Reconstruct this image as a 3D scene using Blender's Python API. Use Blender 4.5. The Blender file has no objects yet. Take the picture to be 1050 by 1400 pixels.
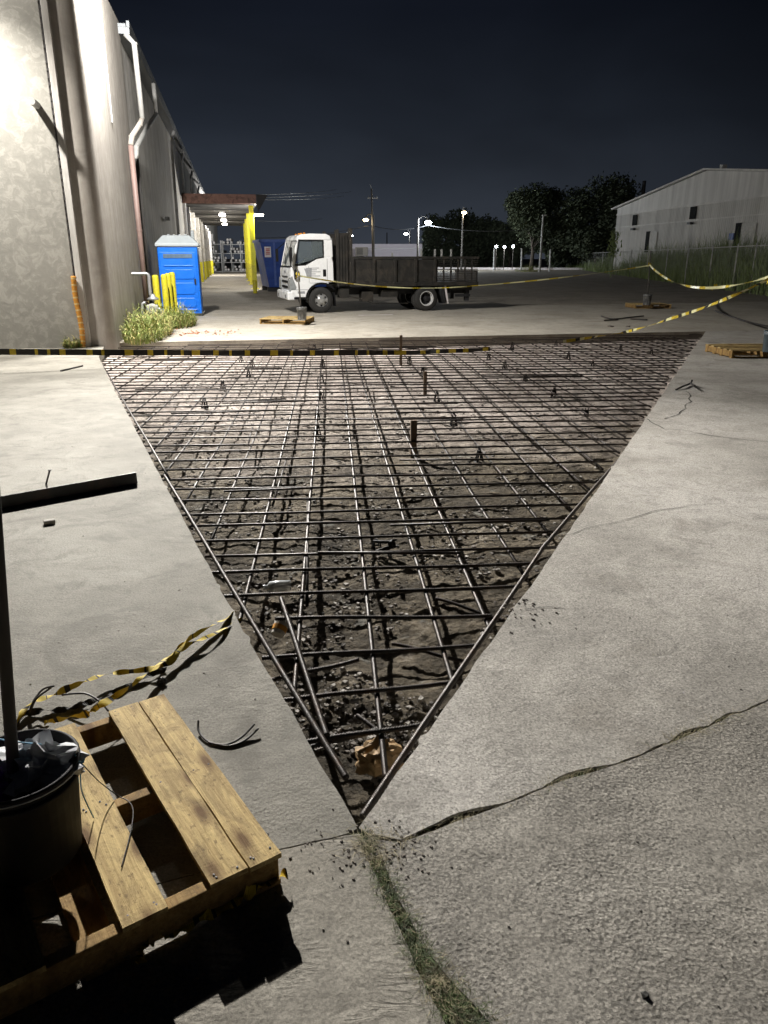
import bpy, math, random
from mathutils import Vector, Matrix, noise
from mathutils.geometry import tessellate_polygon
R = random.Random(7)
sc = bpy.context.scene
COL = sc.collection
PI = math.pi

# ---------------------------------------------------------------- camera model (used to survey the site from the photo)
F, YH, H = 1011.0, 352.0, 1.65
PITCH = math.atan((700 - YH) / F)
CP, SP = math.cos(PITCH), math.sin(PITCH)
def ray(x, y):
    a = (x - 525) / F; b = (700 - y) / F
    return Vector((a, CP + b * SP, -SP + b * CP))
def G(x, y, z=0.0):
    d = ray(x, y); t = (z - H) / d.z
    return Vector((d.x * t, d.y * t, z))
def D(x, y, Y):
    d = ray(x, y); t = Y / d.y
    return Vector((d.x * t, Y, H + d.z * t))

# ---------------------------------------------------------------- mesh builder
class MB:
    def __init__(s): s.v = []; s.f = []; s.m = []; s.mi = 0
    def add(s, vs, fs):
        n = len(s.v); s.v += [Vector(p) for p in vs]
        for f in fs: s.f.append([i + n for i in f]); s.m.append(s.mi)
        return s
    def box(s, c, size, rz=0.0, M=None):
        x, y, z = [q / 2 for q in size]
        if M is None: M = Matrix.Translation(Vector(c)) @ Matrix.Rotation(rz, 4, 'Z')
        else: M = Matrix.Translation(Vector(c)) @ M
        vs = [M @ Vector(p) for p in ((-x,-y,-z),(x,-y,-z),(x,y,-z),(-x,y,-z),(-x,-y,z),(x,-y,z),(x,y,z),(-x,y,z))]
        return s.add(vs, [(0,3,2,1),(4,5,6,7),(0,1,5,4),(1,2,6,5),(2,3,7,6),(3,0,4,7)])
    def b2(s, lo, hi):
        return s.box([(a + b) / 2 for a, b in zip(lo, hi)], [abs(b - a) for a, b in zip(lo, hi)])
    def tube(s, pts, r, n=8, cap=True, closed=False):
        pts = [Vector(p) for p in pts]; N = len(pts)
        rs = r if isinstance(r, (list, tuple)) else [r] * N
        base = len(s.v); up = None
        for i, p in enumerate(pts):
            if closed: t = pts[(i + 1) % N] - pts[i - 1]
            else: t = pts[min(i + 1, N - 1)] - pts[max(i - 1, 0)]
            if t.length < 1e-9: t = Vector((0, 0, 1))
            t.normalize()
            if up is None:
                up = Vector((0, 0, 1)) if abs(t.z) < .9 else Vector((1, 0, 0))
            side = t.cross(up)
            if side.length < 1e-6: side = t.orthogonal()
            side.normalize(); up2 = side.cross(t).normalized(); up = up2
            for k in range(n):
                a = 2 * PI * k / n
                s.v.append(p + (side * math.cos(a) + up2 * math.sin(a)) * rs[i])
        for i in range(N if closed else N - 1):
            j = (i + 1) % N
            for k in range(n):
                k2 = (k + 1) % n
                s.f.append([base + i*n + k, base + i*n + k2, base + j*n + k2, base + j*n + k]); s.m.append(s.mi)
        if cap and not closed:
            s.f.append([base + k for k in range(n)][::-1]); s.m.append(s.mi)
            s.f.append([base + (N-1)*n + k for k in range(n)]); s.m.append(s.mi)
        return s
    def cyl(s, p0, p1, r, n=12, r1=None):
        return s.tube([p0, p1], [r, r if r1 is None else r1], n)
    def lathe(s, prof, c=(0,0,0), n=24, axis='Z', caps=False):
        base = len(s.v); c = Vector(c)
        for r, z in prof:
            for k in range(n):
                a = 2 * PI * k / n; x, y = r * math.cos(a), r * math.sin(a)
                p = (x, y, z) if axis == 'Z' else ((x, z, y) if axis == 'Y' else (z, x, y))
                s.v.append(c + Vector(p))
        for i in range(len(prof) - 1):
            for k in range(n):
                k2 = (k + 1) % n
                s.f.append([base+i*n+k, base+i*n+k2, base+(i+1)*n+k2, base+(i+1)*n+k]); s.m.append(s.mi)
        if caps:
            s.f.append([base + k for k in range(n)][::-1]); s.m.append(s.mi)
            s.f.append([base + (len(prof)-1)*n + k for k in range(n)]); s.m.append(s.mi)
        return s
    def prism(s, poly, a, b, plane='XZ'):
        # poly extruded along the third axis from a to b
        def P(p, q): return (p[0], q, p[1]) if plane == 'XZ' else ((q, p[0], p[1]) if plane == 'YZ' else (p[0], p[1], q))
        n = len(poly); vs = [P(p, a) for p in poly] + [P(p, b) for p in poly]
        fs = [list(range(n)), list(range(2*n - 1, n - 1, -1))]
        for i in range(n):
            j = (i + 1) % n; fs.append([i, i + n, j + n, j])
        return s.add(vs, fs)
    def ribbon(s, pts, w, ang, cols=None):
        pts = [Vector(p) for p in pts]; n = len(pts); base = len(s.v)
        for i, p in enumerate(pts):
            t = (pts[min(i+1, n-1)] - pts[max(i-1, 0)]).normalized()
            side = t.cross(Vector((0, 0, 1)));
            side = side.normalized() if side.length > 1e-6 else Vector((1, 0, 0))
            up = side.cross(t)
            a = ang(i / (n - 1)) if callable(ang) else ang
            ww = w(i / (n - 1)) if callable(w) else w
            d = (side * math.cos(a) + up * math.sin(a)) * ww / 2
            s.v.append(p - d); s.v.append(p + d)
        for i in range(n - 1):
            s.f.append([base+2*i, base+2*i+1, base+2*i+3, base+2*i+2]); s.m.append(cols(i) if cols else s.mi)
        return s
    def build(s, name, mats, parent=None, world=True, smooth=False, bevel=0, origin=None):
        if not isinstance(mats, (list, tuple)): mats = [mats]
        off = Vector((0, 0, 0))
        if parent is None:
            if origin is None:
                n = max(1, len(s.v))
                lo = [min(v[i] for v in s.v) for i in range(3)]; hi = [max(v[i] for v in s.v) for i in range(3)]
                off = Vector(((lo[0]+hi[0])/2, (lo[1]+hi[1])/2, lo[2]))
            else: off = Vector(origin)
        elif world:
            q = parent
            while q: off += q.location; q = q.parent
        me = bpy.data.meshes.new(name)
        me.from_pydata([tuple(v - off) for v in s.v], [], s.f)
        for m in mats: me.materials.append(m)
        if len(mats) > 1: me.polygons.foreach_set('material_index', s.m)
        if smooth: me.polygons.foreach_set('use_smooth', [True] * len(me.polygons))
        me.update()
        o = bpy.data.objects.new(name, me); COL.objects.link(o)
        if parent: o.parent = parent
        else: o.location = off
        if bevel:
            b = o.modifiers.new('bevel', 'BEVEL'); b.width = bevel; b.segments = 2; b.limit_method = 'ANGLE'
        return o

def tag(o, label=None, cat=None, group=None, kind=None):
    if label: o['label'] = label
    if cat: o['category'] = cat
    if group: o['group'] = group
    if kind: o['kind'] = kind
    return o
def empty(name, loc, label, cat, rz=0.0, group=None):
    o = bpy.data.objects.new(name, None); COL.objects.link(o); o.empty_display_size = .2
    o.location = loc; o.rotation_euler = (0, 0, rz)
    return tag(o, label, cat, group)
def dup(o, loc=None, rz=None, label=None, parent=None):
    c = o.copy(); COL.objects.link(c)
    if parent: c.parent = parent
    if loc is not None: c.location = loc
    if rz is not None: c.rotation_euler = (0, 0, rz)
    if label: c['label'] = label
    for ch in list(o.children): dup(ch, parent=c)
    return c

# ---------------------------------------------------------------- materials
def new_mat(name):
    m = bpy.data.materials.new(name); m.use_nodes = True
    nt = m.node_tree; p = nt.nodes['Principled BSDF']
    return m, nt, p
def N(nt, typ, **kw):
    n = nt.nodes.new(typ)
    for k, v in kw.items():
        if k in n.inputs: n.inputs[k].default_value = v
        else: setattr(n, k, v)
    return n
def rgba(c): return (c[0], c[1], c[2], 1.0)
def ramp(nt, stops, src):
    r = nt.nodes.new('ShaderNodeValToRGB'); e = r.color_ramp.elements
    while len(e) < len(stops): e.new(.5)
    for i, (pos, c) in enumerate(stops):
        e[i].position = pos; e[i].color = rgba(c) if not isinstance(c, (int, float)) else (c, c, c, 1)
    nt.links.new(src, r.inputs[0]); return r.outputs[0]
def mixc(nt, a, b, fac, mode='MIX'):
    m = nt.nodes.new('ShaderNodeMix'); m.data_type = 'RGBA'; m.blend_type = mode
    for sock, v in ((m.inputs[6], a), (m.inputs[7], b), (m.inputs[0], fac)):
        if hasattr(v, 'is_linked') or isinstance(v, bpy.types.NodeSocket): nt.links.new(v, sock)
        elif isinstance(v, (int, float)): sock.default_value = v
        else: sock.default_value = rgba(v)
    return m.outputs[2]
def coords(nt, scale=(1,1,1), kind='Object'):
    t = nt.nodes.new('ShaderNodeTexCoord'); mp = nt.nodes.new('ShaderNodeMapping')
    mp.inputs['Scale'].default_value = scale
    nt.links.new(t.outputs[kind], mp.inputs['Vector']); return mp.outputs[0]
def wcoords(nt, scale=(1,1,1)):
    t = nt.nodes.new('ShaderNodeNewGeometry'); mp = nt.nodes.new('ShaderNodeMapping')
    mp.inputs['Scale'].default_value = scale
    nt.links.new(t.outputs['Position'], mp.inputs['Vector']); return mp.outputs[0]
def nz(nt, vec, scale, detail=6, rough=.6, dist=0.0):
    n = N(nt, 'ShaderNodeTexNoise'); n.inputs['Scale'].default_value = scale
    n.inputs['Detail'].default_value = detail; n.inputs['Roughness'].default_value = rough
    n.inputs['Distortion'].default_value = dist
    nt.links.new(vec, n.inputs['Vector']); return n.outputs['Fac']
def vor(nt, vec, scale, feature='F1', rnd=1.0):
    n = N(nt, 'ShaderNodeTexVoronoi'); n.feature = feature; n.inputs['Scale'].default_value = scale
    n.inputs['Randomness'].default_value = rnd
    nt.links.new(vec, n.inputs['Vector']); return n.outputs['Distance']
def bump(nt, p, src, strength, dist, prev=None):
    b = nt.nodes.new('ShaderNodeBump'); b.inputs['Strength'].default_value = strength; b.inputs['Distance'].default_value = dist
    nt.links.new(src, b.inputs['Height'])
    if prev is not None: nt.links.new(prev, b.inputs['Normal'])
    nt.links.new(b.outputs[0], p.inputs['Normal']); return b.outputs[0]

def simple(name, c, rough=.6, metal=0.0, var=.25, scale=6.0, bmp=0.0, bscale=60, spec=.5, dirt=None, dscale=3, kind='Object'):
    m, nt, p = new_mat(name)
    v = coords(nt, kind=kind)
    a = nz(nt, v, scale, 6, .65)
    lo = [q * (1 - var) for q in c]; hi = [min(1, q * (1 + var)) for q in c]
    col = ramp(nt, [(.3, lo), (.7, hi)], a)
    if dirt:
        d = ramp(nt, [(.48, 0.0), (.68, 1.0)], nz(nt, v, dscale, 8, .7, .6))
        col = mixc(nt, col, dirt, d)
    nt.links.new(col, p.inputs['Base Color'])
    rr = ramp(nt, [(.3, max(0, rough - .12)), (.7, min(1, rough + .12))], a)
    nt.links.new(rr, p.inputs['Roughness'])
    p.inputs['Metallic'].default_value = metal
    p.inputs['Specular IOR Level'].default_value = spec
    if bmp: bump(nt, p, nz(nt, v, bscale, 4, .6), bmp, .01)
    return m
def emit(name, c, s):
    m = bpy.data.materials.new(name); m.use_nodes = True; nt = m.node_tree
    p = nt.nodes['Principled BSDF']; p.inputs['Base Color'].default_value = rgba((.8,.8,.8))
    p.inputs['Emission Color'].default_value = rgba(c); p.inputs['Emission Strength'].default_value = s
    return m

def concrete(name, c_dark, c_mid, c_light, grain=.5, grain_scale=70, stain=(.16,.14,.11), wave=.0, agg=0.0, pits=.5, fine_k=.6):
    m, nt, p = new_mat(name)
    v = wcoords(nt)
    big = nz(nt, v, .62, 8, .58, .3)
    mid = nz(nt, v, 3.2, 8, .68, .5)
    fine = nz(nt, v, 120, 6, .75)
    col = ramp(nt, [(.36, c_dark), (.5, c_mid), (.62, c_light)], big)
    col2 = ramp(nt, [(.3, [q * .72 for q in c_mid]), (.68, [min(1, q * 1.2) for q in c_mid])], mid)
    col = mixc(nt, col, col2, .42)
    f = ramp(nt, [(.36, .45), (.5, .98), (.66, 1.4)], fine)
    col = mixc(nt, col, f, fine_k, 'MULTIPLY')
    st = ramp(nt, [(.53, 0.0), (.70, .7)], nz(nt, v, 1.35, 9, .72, 1.1))
    col = mixc(nt, col, stain, st)
    st2 = ramp(nt, [(.52, 0.0), (.6, .5), (.75, .75)], nz(nt, v, 4.1, 10, .75, .9))
    col = mixc(nt, col, [q * .62 for q in c_mid], st2)
    scf = nt.nodes.new('ShaderNodeMapping'); scf.inputs['Rotation'].default_value = (0, 0, .5); scf.inputs['Scale'].default_value = (2, 14, 1); nt.links.new(v, scf.inputs[0])
    sf = ramp(nt, [(.60, 0.0), (.72, .55)], nz(nt, scf.outputs[0], 1.5, 9, .75, .6))
    col = mixc(nt, col, [min(1, q * 1.35) for q in c_light], sf)
    wh_ = ramp(nt, [(.66, 0.0), (.78, .5)], nz(nt, v, 2.3, 9, .7, .3))
    col = mixc(nt, col, [min(1, q * 1.25) for q in c_light], wh_)
    # fine dark pinholes: grit, with the shade of cavities painted in
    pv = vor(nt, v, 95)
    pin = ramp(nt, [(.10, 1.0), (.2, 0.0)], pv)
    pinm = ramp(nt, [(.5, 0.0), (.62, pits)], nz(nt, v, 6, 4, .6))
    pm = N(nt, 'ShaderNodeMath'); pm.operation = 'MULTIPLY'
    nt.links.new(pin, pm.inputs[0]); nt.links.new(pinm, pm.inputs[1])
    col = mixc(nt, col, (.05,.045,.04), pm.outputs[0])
    if agg:
        av = N(nt, 'ShaderNodeTexVoronoi'); av.inputs['Scale'].default_value = 130; nt.links.new(v, av.inputs['Vector'])
        ac = ramp(nt, [(.1, .35), (.4, .9), (.9, 1.5)], av.outputs['Color'])
        col = mixc(nt, col, ac, agg, 'MULTIPLY')
    nt.links.new(col, p.inputs['Base Color'])
    p.inputs['Roughness'].default_value = .88; p.inputs['Specular IOR Level'].default_value = .3
    h = mixc(nt, nz(nt, v, grain_scale * 1.25, 5, .7), vor(nt, v, grain_scale), .35)
    worn = ramp(nt, [(.40, .12), (.58, 1.0)], nz(nt, v, 2.1, 6, .6, .4))
    h = mixc(nt, (.5, .5, .5), h, worn)
    b1 = bump(nt, p, h, grain, .02 if grain > .5 else .012)
    b2 = bump(nt, p, nz(nt, v, 7, 5, .55), min(1, grain * .55), .035, b1)
    if wave:
        sv = nt.nodes.new('ShaderNodeMapping'); sv.inputs['Rotation'].default_value = (0, 0, -.55); sv.inputs['Scale'].default_value = (5, 17, 1); nt.links.new(v, sv.inputs[0])
        rid = nz(nt, sv.outputs[0], 1.6, 6, .6, .5)
        msk = ramp(nt, [(.47, 0.0), (.62, 1.0)], nz(nt, v, 1.9, 3, .5))
        bump(nt, p, mixc(nt, (.5,.5,.5), rid, msk), wave, .06, b2)
    return m

M = {}
M['slab_smooth'] = concrete('slab_smooth', (.155,.146,.125), (.245,.232,.20), (.34,.325,.285), .45, 60, (.115,.106,.09), pits=.8, fine_k=.7)
M['slab_pale'] = concrete('slab_pale', (.20,.187,.165), (.36,.34,.305), (.50,.475,.44), .40, 80, (.19,.172,.145), agg=.5, pits=.95, fine_k=.7)
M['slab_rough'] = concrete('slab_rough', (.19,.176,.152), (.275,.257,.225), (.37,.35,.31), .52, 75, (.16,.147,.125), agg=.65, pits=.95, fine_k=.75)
M['slab_wavy'] = concrete('slab_wavy', (.23,.21,.175), (.29,.27,.23), (.35,.325,.28), .42, 48, (.19,.175,.145), wave=.55, agg=.3)
M['lot'] = concrete('lot_surface', (.22,.195,.16), (.30,.27,.225), (.37,.335,.28), .35, 40, (.085,.072,.055), agg=.3)
M['apron'] = concrete('apron_surface', (.30,.275,.23), (.40,.37,.315), (.48,.445,.385), .35, 40, (.20,.175,.135), agg=.2)

def soil_mat():
    m, nt, p = new_mat('soil'); v = wcoords(nt)
    a = nz(nt, v, 2.2, 8, .7, .5); b = nz(nt, v, 14, 6, .7, .4)
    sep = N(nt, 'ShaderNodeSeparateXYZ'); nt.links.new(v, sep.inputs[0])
    # moist near, dry far, with the lamp's falloff painted into both tones
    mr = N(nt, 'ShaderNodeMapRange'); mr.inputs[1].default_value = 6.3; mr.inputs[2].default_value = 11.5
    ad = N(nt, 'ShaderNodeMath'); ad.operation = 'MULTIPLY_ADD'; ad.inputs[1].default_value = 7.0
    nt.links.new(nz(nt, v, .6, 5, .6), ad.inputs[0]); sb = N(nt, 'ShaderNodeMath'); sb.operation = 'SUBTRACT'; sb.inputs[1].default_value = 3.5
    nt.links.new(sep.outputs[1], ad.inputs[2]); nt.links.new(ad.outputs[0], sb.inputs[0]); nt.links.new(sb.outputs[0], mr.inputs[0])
    damp_shade = ramp(nt, [(.25, (.026,.021,.014)), (.47, (.072,.058,.039)), (.6, (.155,.128,.09)), (.74, (.34,.30,.245))], a)
    dry = ramp(nt, [(.25, (.30,.245,.21)), (.5, (.60,.525,.475)), (.72, (.78,.71,.65))], a)  # pale tone also carries the stronger lamplight at the far end
    col = mixc(nt, damp_shade, dry, mr.outputs[0])
    col = mixc(nt, col, ramp(nt, [(.3, .35), (.7, 1.5)], b), .85, 'MULTIPLY')
    cl = ramp(nt, [(.62, 0.0), (.7, .7)], nz(nt, v, 5, 5, .6, .8))
    col = mixc(nt, col, (.23,.225,.2), cl)
    nt.links.new(col, p.inputs['Base Color']); p.inputs['Roughness'].default_value = .95
    p.inputs['Specular IOR Level'].default_value = .2
    b1 = bump(nt, p, nz(nt, v, 28, 6, .7, .5), .9, .05)
    bump(nt, p, vor(nt, v, 22), .6, .03, b1)
    return m
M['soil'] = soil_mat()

def wall_mat(name, base, mott, scale, streak=0.0):
    m, nt, p = new_mat(name); v = coords(nt)
    a = nz(nt, v, scale, 9, .68, .7)
    col = ramp(nt, [(.34, [q * .9 for q in base]), (.5, base), (.6, mott), (.75, [q * .97 for q in base])], a)
    col = mixc(nt, col, ramp(nt, [(.3, .8), (.7, 1.1)], nz(nt, v, .5, 6, .6)), .6, 'MULTIPLY')
    if streak:
        s = nz(nt, coords(nt, (2.2, 2.2, .14)), 2.0, 8, .7, .5)
        col = mixc(nt, col, ramp(nt, [(.36, (.58,.54,.5)), (.56, (1.06,1.05,1.03))], s), streak, 'MULTIPLY')
    nt.links.new(col, p.inputs['Base Color']); p.inputs['Roughness'].default_value = .85
    p.inputs['Specular IOR Level'].default_value = .25
    b = bump(nt, p, nz(nt, v, 60, 5, .6), .22, .01); bump(nt, p, a, .25, .03, b)
    return m
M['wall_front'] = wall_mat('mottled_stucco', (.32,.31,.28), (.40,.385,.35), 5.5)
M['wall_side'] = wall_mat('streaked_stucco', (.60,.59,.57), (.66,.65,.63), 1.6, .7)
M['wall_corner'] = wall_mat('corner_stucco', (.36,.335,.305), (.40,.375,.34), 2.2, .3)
M['sealant'] = simple('sealant', (.05,.045,.045), .8)
M['galv'] = simple('galvanised_steel', (.42,.43,.44), .45, .6, .15, 4)
M['white_metal'] = simple('white_metal', (.72,.72,.72), .5, 0, .1, 3, dirt=(.45,.42,.38))
M['brown_pipe'] = simple('brown_pipe', (.19,.13,.115), .6, 0, .15, 3)
M['grey_pipe'] = simple('grey_pipe', (.33,.33,.32), .6, 0, .1, 3)
M['gutter'] = simple('gutter_metal', (.12,.13,.14), .55, .2)
M['dark_metal'] = simple('dark_metal', (.03,.03,.032), .55, .3, .3)
M['bed_steel'] = simple('truck_bed_steel', (.022,.021,.019), .6, .2, .35, 5, dirt=(.06,.05,.04), bmp=.15)
M['rebar'] = simple('rebar_steel', (.040,.034,.030), .52, .35, .45, 30, bmp=.2, bscale=120, dirt=(.05,.029,.018), dscale=9, spec=.3)
M['black_plastic'] = simple('black_plastic', (.008,.008,.009), .65, spec=.2)
M['blue_plastic'] = simple('blue_plastic', (.004,.17,.80), .42, 0, .08, 3)
M['roof_plastic'] = simple('pale_plastic', (.42,.46,.48), .5, 0, .1, 3)
M['yellow_paint'] = simple('yellow_paint', (.62,.56,.02), .55, 0, .15, 5, dirt=(.32,.26,.05), dscale=5)
M['yellow_post'] = simple('canopy_yellow', (.72,.66,.01), .5, 0, .12, 3)
M['blue_steel'] = simple('blue_container_steel', (.012,.055,.30), .45, .1, .3, 2.5, dirt=(.03,.09,.33), dscale=1.2)
M['fascia'] = simple('rusty_fascia', (.30,.16,.12), .7, 0, .25, 3, dirt=(.09,.05,.04))
M['beam'] = simple('canopy_beam', (.11,.105,.10), .7, 0, .2)
M['beam_dark'] = simple('canopy_deck', (.04,.037,.035), .8)
M['white_paint'] = simple('truck_white', (.82,.83,.84), .28, 0, .04, 2, spec=.5)
M['tyre'] = simple('tyre_rubber', (.022,.021,.02), .85, 0, .3, 12, bmp=.3)
M['rim_white'] = simple('white_wheel_rim', (.62,.62,.62), .45, .1)
M['rim_silver'] = simple('silver_hub', (.5,.5,.5), .35, .7)
M['light_plastic'] = simple('headlamp_plastic', (.35,.37,.38), .12, .3)
M['mark_grey'] = simple('faded_lettering', (.30,.31,.33), .5, 0, .3, 40)
M['red_mark'] = simple('red_print', (.5,.06,.06), .5)
M['pale_mark'] = simple('pale_print', (.75,.70,.70), .5)
M['amber'] = simple('amber_lens', (.7,.25,.02), .25)
M['siding'] = None
M['tree_leaf'] = simple('tree_leaves', (.085,.105,.065), .8, 0, .6, 1.2)
M['weed'] = simple('weed_leaves', (.20,.25,.06), .7, 0, .6, 9)
M['weed_dry'] = simple('dry_weed', (.42,.37,.15), .8, 0, .4, 9)
M['grass'] = simple('strip_grass', (.075,.105,.032), .8, 0, .7, 25)
M['grass_dry'] = simple('dry_grass', (.30,.26,.16), .85, 0, .5, 25)
M['tallgrass'] = simple('tall_grass', (.20,.26,.10), .8, 0, .5, 2)
M['bark'] = simple('bark', (.06,.05,.04), .9, 0, .3, 10)
M['stake_wood'] = simple('stake_wood', (.16,.115,.075), .85, 0, .3, 20)
M['tape_yellow'] = simple('tape_yellow', (.50,.37,.02), .75, 0, .12, 20)
M['tape_pale'] = simple('tape_pale', (.72,.70,.38), .35, 0, .12, 20)
M['tape_black'] = simple('tape_black', (.02,.018,.014), .8, 0, .3, 40)
M['bare_steel'] = simple('angle_steel', (.045,.042,.04), .55, .4, .35, 8, dirt=(.08,.05,.035))
M['stone'] = simple('rubble', (.36,.335,.30), .9, 0, .3, 30, bmp=.4)
M['soilstone'] = simple('gravel_stone', (.17,.15,.13), .9, 0, .6, 8, bmp=.4)
M['darkstone'] = simple('dark_stone', (.07,.06,.05), .9, 0, .5, 8, bmp=.4)
M['kraft'] = simple('kraft_paper', (.36,.235,.11), .8, 0, .25, 20, dirt=(.20,.12,.05), dscale=6)
M['cup'] = simple('white_paper', (.65,.62,.56), .6)
M['cup_orange'] = simple('orange_print', (.75,.35,.05), .6)
M['concrete_fill'] = simple('bucket_concrete', (.20,.20,.19), .9, 0, .3, 20, bmp=.5)
M['string'] = simple('blue_string', (.20,.42,.60), .8)
M['purple'] = simple('purple_plastic', (.30,.06,.55), .4)
M['pole_wood'] = simple('dark_pole', (.06,.054,.048), .8)
M['orange'] = simple('orange_sleeve', (.55,.24,.03), .6, 0, .25, 30)
M['orange_pale'] = simple('orange_pale', (.62,.45,.20), .6)
M['skin_blue'] = simple('bucket_blue_grey', (.10,.13,.15), .5)
M['bucket_grey'] = simple('bucket_grey', (.10,.10,.10), .6, 0, .5, 12, dirt=(.3,.3,.29), dscale=8)
M['trailer_white'] = simple('trailer_white', (.75,.70,.80), .5, 0, .06, .5)
M['post_galv'] = simple('fence_post_steel', (.5,.5,.48), .6, .1)
M['dark_window'] = simple('dark_window', (.03,.032,.034), .9, spec=.05)
M['door_pale'] = simple('pale_door', (.50,.49,.46), .6)
M['blue_sign'] = simple('blue_sign', (.03,.08,.35), .5)
M['wrap_dark'] = simple('dark_roll', (.035,.035,.04), .5)
M['wrap_white'] = simple('white_roll_end', (.8,.8,.82), .5)

def wood_mat(name, lo, hi):
    m, nt, p = new_mat(name)
    v = coords(nt, (1, 1, 1))
    oi = N(nt, 'ShaderNodeObjectInfo')
    addv = N(nt, 'ShaderNodeVectorMath'); addv.operation = 'ADD'
    sc_ = N(nt, 'ShaderNodeVectorMath'); sc_.operation = 'SCALE'; sc_.inputs['Scale'].default_value = 1.0
    cmb = N(nt, 'ShaderNodeCombineXYZ'); mu = N(nt, 'ShaderNodeMath'); mu.operation = 'MULTIPLY'; mu.inputs[1].default_value = 37.0
    nt.links.new(oi.outputs['Random'], mu.inputs[0]); nt.links.new(mu.outputs[0], cmb.inputs[0]); nt.links.new(mu.outputs[0], cmb.inputs[1])
    nt.links.new(v, addv.inputs[0]); nt.links.new(cmb.outputs[0], addv.inputs[1])
    def mp(s):
        q = nt.nodes.new('ShaderNodeMapping'); q.inputs['Scale'].default_value = s; nt.links.new(addv.outputs[0], q.inputs[0]); return q.outputs[0]
    g = nz(nt, mp((2.5, 40, 40)), 1.6, 7, .65, .8)
    col = ramp(nt, [(.3, lo), (.52, [(a+b)/2 for a, b in zip(lo, hi)]), (.7, hi)], g)
    kv = N(nt, 'ShaderNodeTexVoronoi'); kv.voronoi_dimensions = '2D'; kv.inputs['Scale'].default_value = 1.0; nt.links.new(mp((3.1, 8.5, 1)), kv.inputs['Vector']); kn = kv.outputs['Distance']
    col = mixc(nt, col, (.13,.065,.02), ramp(nt, [(.07, .95), (.12, .6), (.24, 0.0)], kn))
    st = ramp(nt, [(.47, 0.0), (.66, .85)], nz(nt, mp((3, 6, 6)), 1.6, 10, .75, .8))
    col = mixc(nt, col, [q * .55 for q in lo], st)
    sp = ramp(nt, [(.58, 0.0), (.66, .6)], nz(nt, mp((26, 50, 50)), 1.5, 4, .65))
    col = mixc(nt, col, (.12,.075,.03), sp)
    nt.links.new(col, p.inputs['Base Color']); p.inputs['Roughness'].default_value = .8
    p.inputs['Specular IOR Level'].default_value = .25
    b0 = bump(nt, p, g, .45, .006); bump(nt, p, nz(nt, mp((60, 14, 60)), 2.0, 5, .7), .35, .006, b0)
    return m
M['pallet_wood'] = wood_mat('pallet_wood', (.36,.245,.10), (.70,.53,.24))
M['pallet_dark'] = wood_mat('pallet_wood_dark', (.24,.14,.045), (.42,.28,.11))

def siding_mat():
    m, nt, p = new_mat('metal_siding'); v = wcoords(nt)
    s = nz(nt, wcoords(nt, (.9, .9, .05)), 1.6, 6, .7)
    col = ramp(nt, [(.35, (.52,.515,.50)), (.6, (.70,.695,.675))], s)
    col = mixc(nt, col, ramp(nt, [(.3,.8),(.7,1.1)], nz(nt, v, .25, 5, .6)), .7, 'MULTIPLY')
    nt.links.new(col, p.inputs['Base Color']); p.inputs['Roughness'].default_value = .6
    return m
M['siding'] = siding_mat()
def glass_mat(name, tint, alpha):
    m, nt, p = new_mat(name)
    p.inputs['Base Color'].default_value = rgba(tint); p.inputs['Roughness'].default_value = .08
    p.inputs['Transmission Weight'].default_value = alpha; p.inputs['IOR'].default_value = 1.1
    return m
M['glass'] = glass_mat('cab_glass', (.25,.3,.32), .65)
M['plastic_bag'] = glass_mat('clear_bag', (.6,.61,.63), .15); M['plastic_bag'].node_tree.nodes['Principled BSDF'].inputs['Roughness'].default_value = .3
M['clear_bottle'] = glass_mat('clear_bottle', (.85,.9,.92), .6); M['clear_bottle'].node_tree.nodes['Principled BSDF'].inputs['Roughness'].default_value = .2
M['lamp_white'] = emit('lamp_white', (1,.97,.9), 40)
M['lamp_canopy'] = emit('lamp_canopy', (1,.93,.78), 40)
M['lamp_cool'] = emit('lamp_cool', (.85,.93,1), 80)
M['lamp_warm'] = emit('lamp_warm', (1,.74,.36), 30)

# ---------------------------------------------------------------- site layout
A_ = math.radians(10.9)
U = Vector((math.cos(A_), math.sin(A_), 0)); V = Vector((-math.sin(A_), math.cos(A_), 0))
C0 = G(157, 473)
def B(u, v, z=0.0): return C0 + U * u + V * v + Vector((0, 0, z))
BRZ = A_                                   # building axes are turned by this about Z

APEX = G(490, 1132)
LEFT_EDGE = [APEX, G(320, 840), G(150, 520), G(135, 488)]
TL = B(.02, .62); TR = G(965, 453)
RIGHT_EDGE = [APEX, G(700, 838), TR]
FAR_EDGE = [TL, TR]
CR = [G(550, 1152), G(640, 1118), G(700, 1096), G(780, 1065), G(860, 1040), G(950, 1002), G(1050, 958)]
crd = (CR[-1] - CR[0]).normalized()

def jag(poly_edge, amp, step, seed, chip=.0):
    """subdivide a polyline and roughen it the way a saw cut and broken slab edge is rough"""
    out = []
    for i in range(len(poly_edge) - 1):
        a, b = poly_edge[i], poly_edge[i+1]; L = (b - a).length; n = max(1, int(L / step))
        t = (b - a).normalized(); nn = Vector((-t.y, t.x, 0))
        for k in range(n):
            p = a.lerp(b, k / n)
            if not (i == 0 and k == 0):
                q = noise.fractal(Vector((p.x * 3.1 + seed, p.y * 3.1, seed)), 1.0, 2.0, 5) * amp
                c = noise.noise(Vector((p.x * 9 + seed, p.y * 9, 3.3)))
                if c > .45: q += chip * (c - .45) * 2
                p = p + nn * q
            out.append(p)
    out.append(poly_edge[-1]); return out

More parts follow.
